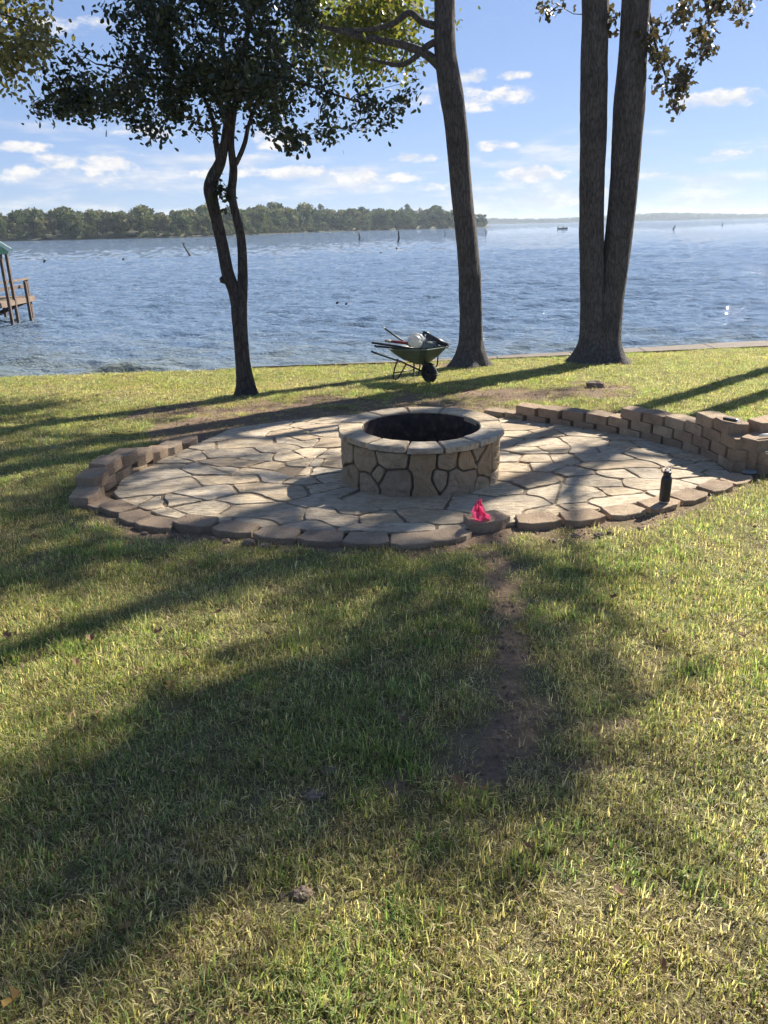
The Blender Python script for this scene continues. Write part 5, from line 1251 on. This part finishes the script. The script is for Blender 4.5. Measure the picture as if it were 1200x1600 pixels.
def make_grass():
    T = [tuft(i, 66, .08, .018, .047, .36, .0034, .95) for i in range(4)] + [tuft(10 + i, 66, .08, .018, .050, .72, .0032, 1.4) for i in range(3)] + \
        [tuft(20 + i, 22, .07, .03, .065, .85, lay=1.5) for i in range(2)] + [tuft(30 + i, 34, .055, .030, .062, .14, .0040, .65) for i in range(3)]
    g_ = np.random.default_rng(77); PX = []; PY = []
    for y0, y1, den in ((0.25, 2.2, 520), (2.2, 4.0, 420), (4.0, 7.5, 270), (7.5, 11, 190), (11, 16.6, 150)):
        wd = 0.64 * y1 + 2.0; n = int(den * 2 * wd * (y1 - y0)); x = g_.uniform(-wd, wd, n); y = g_.uniform(y0, y1, n)
        k = np.abs(x) < 0.64 * y + 2.0; PX.append(x[k]); PY.append(y[k])
    x = np.concatenate(PX); y = np.concatenate(PY)
    so = soil(x, y); keep = (g_.random(len(x)) > so * 0.80) & (y < shore(x) - 0.03) & ~inpoly(x, y, OUT)
    edge = [gp(*q) for q in [(138, 772), (147, 787), (203, 808), (302, 821), (428, 836), (572, 844), (707, 836), (842, 816), (980, 799), (1084, 776), (1187, 733)]]
    keep &= segdist(x, y, edge) > 0.10
    keep &= segdist(x, y, [(-1.93, 7.7), (-2.1, 7.1), (-2.22, 6.5), (-2.3, 6.0), (-2.25, 5.6)]) > 0.17
    keep &= segdist(x, y, [(1.32, 8.78), (1.90, 8.24), (2.35, 7.82), (2.70, 7.33), (2.92, 6.85), (3.05, 6.0), (3.5, 6.3)]) > 0.20
    for bx, by, r in ((-1.95, 10.78, .16), (1.6, 13.76, .30), (3.95, 13.95, .5)): keep &= np.hypot(x - bx, y - by) > r
    cov = fbm(x * 1.4 + 60, y * 1.4); keep &= g_.random(len(x)) < 0.62 + 0.75 * cov
    x, y, so = x[keep], y[keep], so[keep]; n = len(x)
    z = gz(x, y) + .004
    dry = fbm(x * 0.8 + 30, y * 0.8 + 8) + 0.25 * (fbm(x * 5, y * 5 + 70) - .5) + 0.35 * so - 0.05 * np.clip(x - 0.5, 0, 1.5)
    u = g_.random(n); idx = np.where(u < (dry - .27) * 1.8 + .25 * np.clip(2.3 - y, 0, .8), g_.integers(4, 7, n), g_.integers(0, 4, n))
    idx = np.where((so > .35) & (g_.random(n) < .6), g_.integers(7, 9, n), idx)
    lush = fbm(x * 3 + 5, y * 3 + 91); idx = np.where((lush > .60) & (so < .2) & (g_.random(n) < .4), g_.integers(9, 12, n), idx)
    s = (0.8 + 0.4 * g_.random(n)) * (0.85 + 0.3 * lush) * np.interp(y, [0, 4, 9, 15], [0.95, 1.0, 1.15, 1.3]) * np.where(so > .3, .75, 1)
    hz = s * np.interp(y, [0, 6, 15], [1, .85, .7])
    rot = np.stack([g_.normal(0, .12, n), g_.normal(0, .12, n), g_.uniform(0, 6.28, n)], -1)
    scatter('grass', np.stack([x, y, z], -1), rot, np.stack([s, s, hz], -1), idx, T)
    print('grass tufts', n)
make_grass()

def make_litter():
    g_ = np.random.default_rng(123)
    def leaf(k):
        r = random.Random(k); L = LEAF['star' if k % 2 else 'oak']; mb = MB()
        mb.add([(0, 0.4, 0)] + [(u, v, .35 * abs(u) + r.uniform(0, .22)) for u, v in L], [(0, 1 + i, 1 + (i + 1) % len(L)) for i in range(len(L))])
        me = mb.mesh('litter_leaf'); me.materials.append(M['fallen_leaf']); return me
    n = 520; y = 1.2 + 13 * g_.random(n) ** 0.8; x = g_.uniform(-1, 1, n) * (0.62 * y + 1.5); k = (y < shore(x) - .2) & ~inpoly(x, y, OUT)
    x, y = x[k], y[k]; n = len(x); s = g_.uniform(.018, .042, n)
    scatter('leaf_litter', np.stack([x, y, gz(x, y) + .02 + .02 * g_.random(n)], -1), np.stack([g_.normal(0, .5, n), g_.normal(0, .5, n), g_.uniform(0, 6.28, n)], -1), np.stack([s, s, s], -1), g_.integers(0, 4, n), [leaf(k) for k in range(4)])
    def crumb(k):
        r = np.random.default_rng(k); mb = MB(); vs = []
        for d in ((0, 0, 1), (1, 0, .1), (.3, .9, 0), (-.8, .5, .1), (-.8, -.6, 0), (.3, -.95, .1), (0, 0, -.6)): vs.append(tuple(np.array(d) * r.uniform(.6, 1.2)))
        mb.add(vs, [(0, 1 + i, 1 + (i + 1) % 5) for i in range(5)] + [(6, 1 + (i + 1) % 5, 1 + i) for i in range(5)]); me = mb.mesh('soil_crumb'); me.materials.append(M['clod']); return me
    n = 60000; y = g_.uniform(1.3, 11, n); x = g_.uniform(-1, 1, n) * (0.55 * y + .5); so = soil(x, y); k = (g_.random(n) < (so - .45) * 1.2) & ~inpoly(x, y, OUT)
    x, y = x[k], y[k]; n = len(x); s = .003 + .012 * g_.random(n) ** 3
    scatter('soil_crumbs', np.stack([x, y, gz(x, y) + s * .3], -1), g_.uniform(0, 6.28, (n, 3)), np.stack([s, s, s * .8], -1), g_.integers(0, 4, n), [crumb(k) for k in range(4)])
make_litter()

# ------------------------------------------------------------------ air
def make_haze():
    t = mat('haze_air')
    v = t.n('ShaderNodeVolumePrincipled', {'Color': (0.74, 0.86, 1.0, 1), 'Density': 0.0002, 'Anisotropy': 0.25}).outputs[0]
    t.out(None, v)
    mb = MB(); mb.box((300, 1150, 7.0), (5200, 2480, 24.0)); mb.build('haze', 'haze_air', kind='stuff')
make_haze()
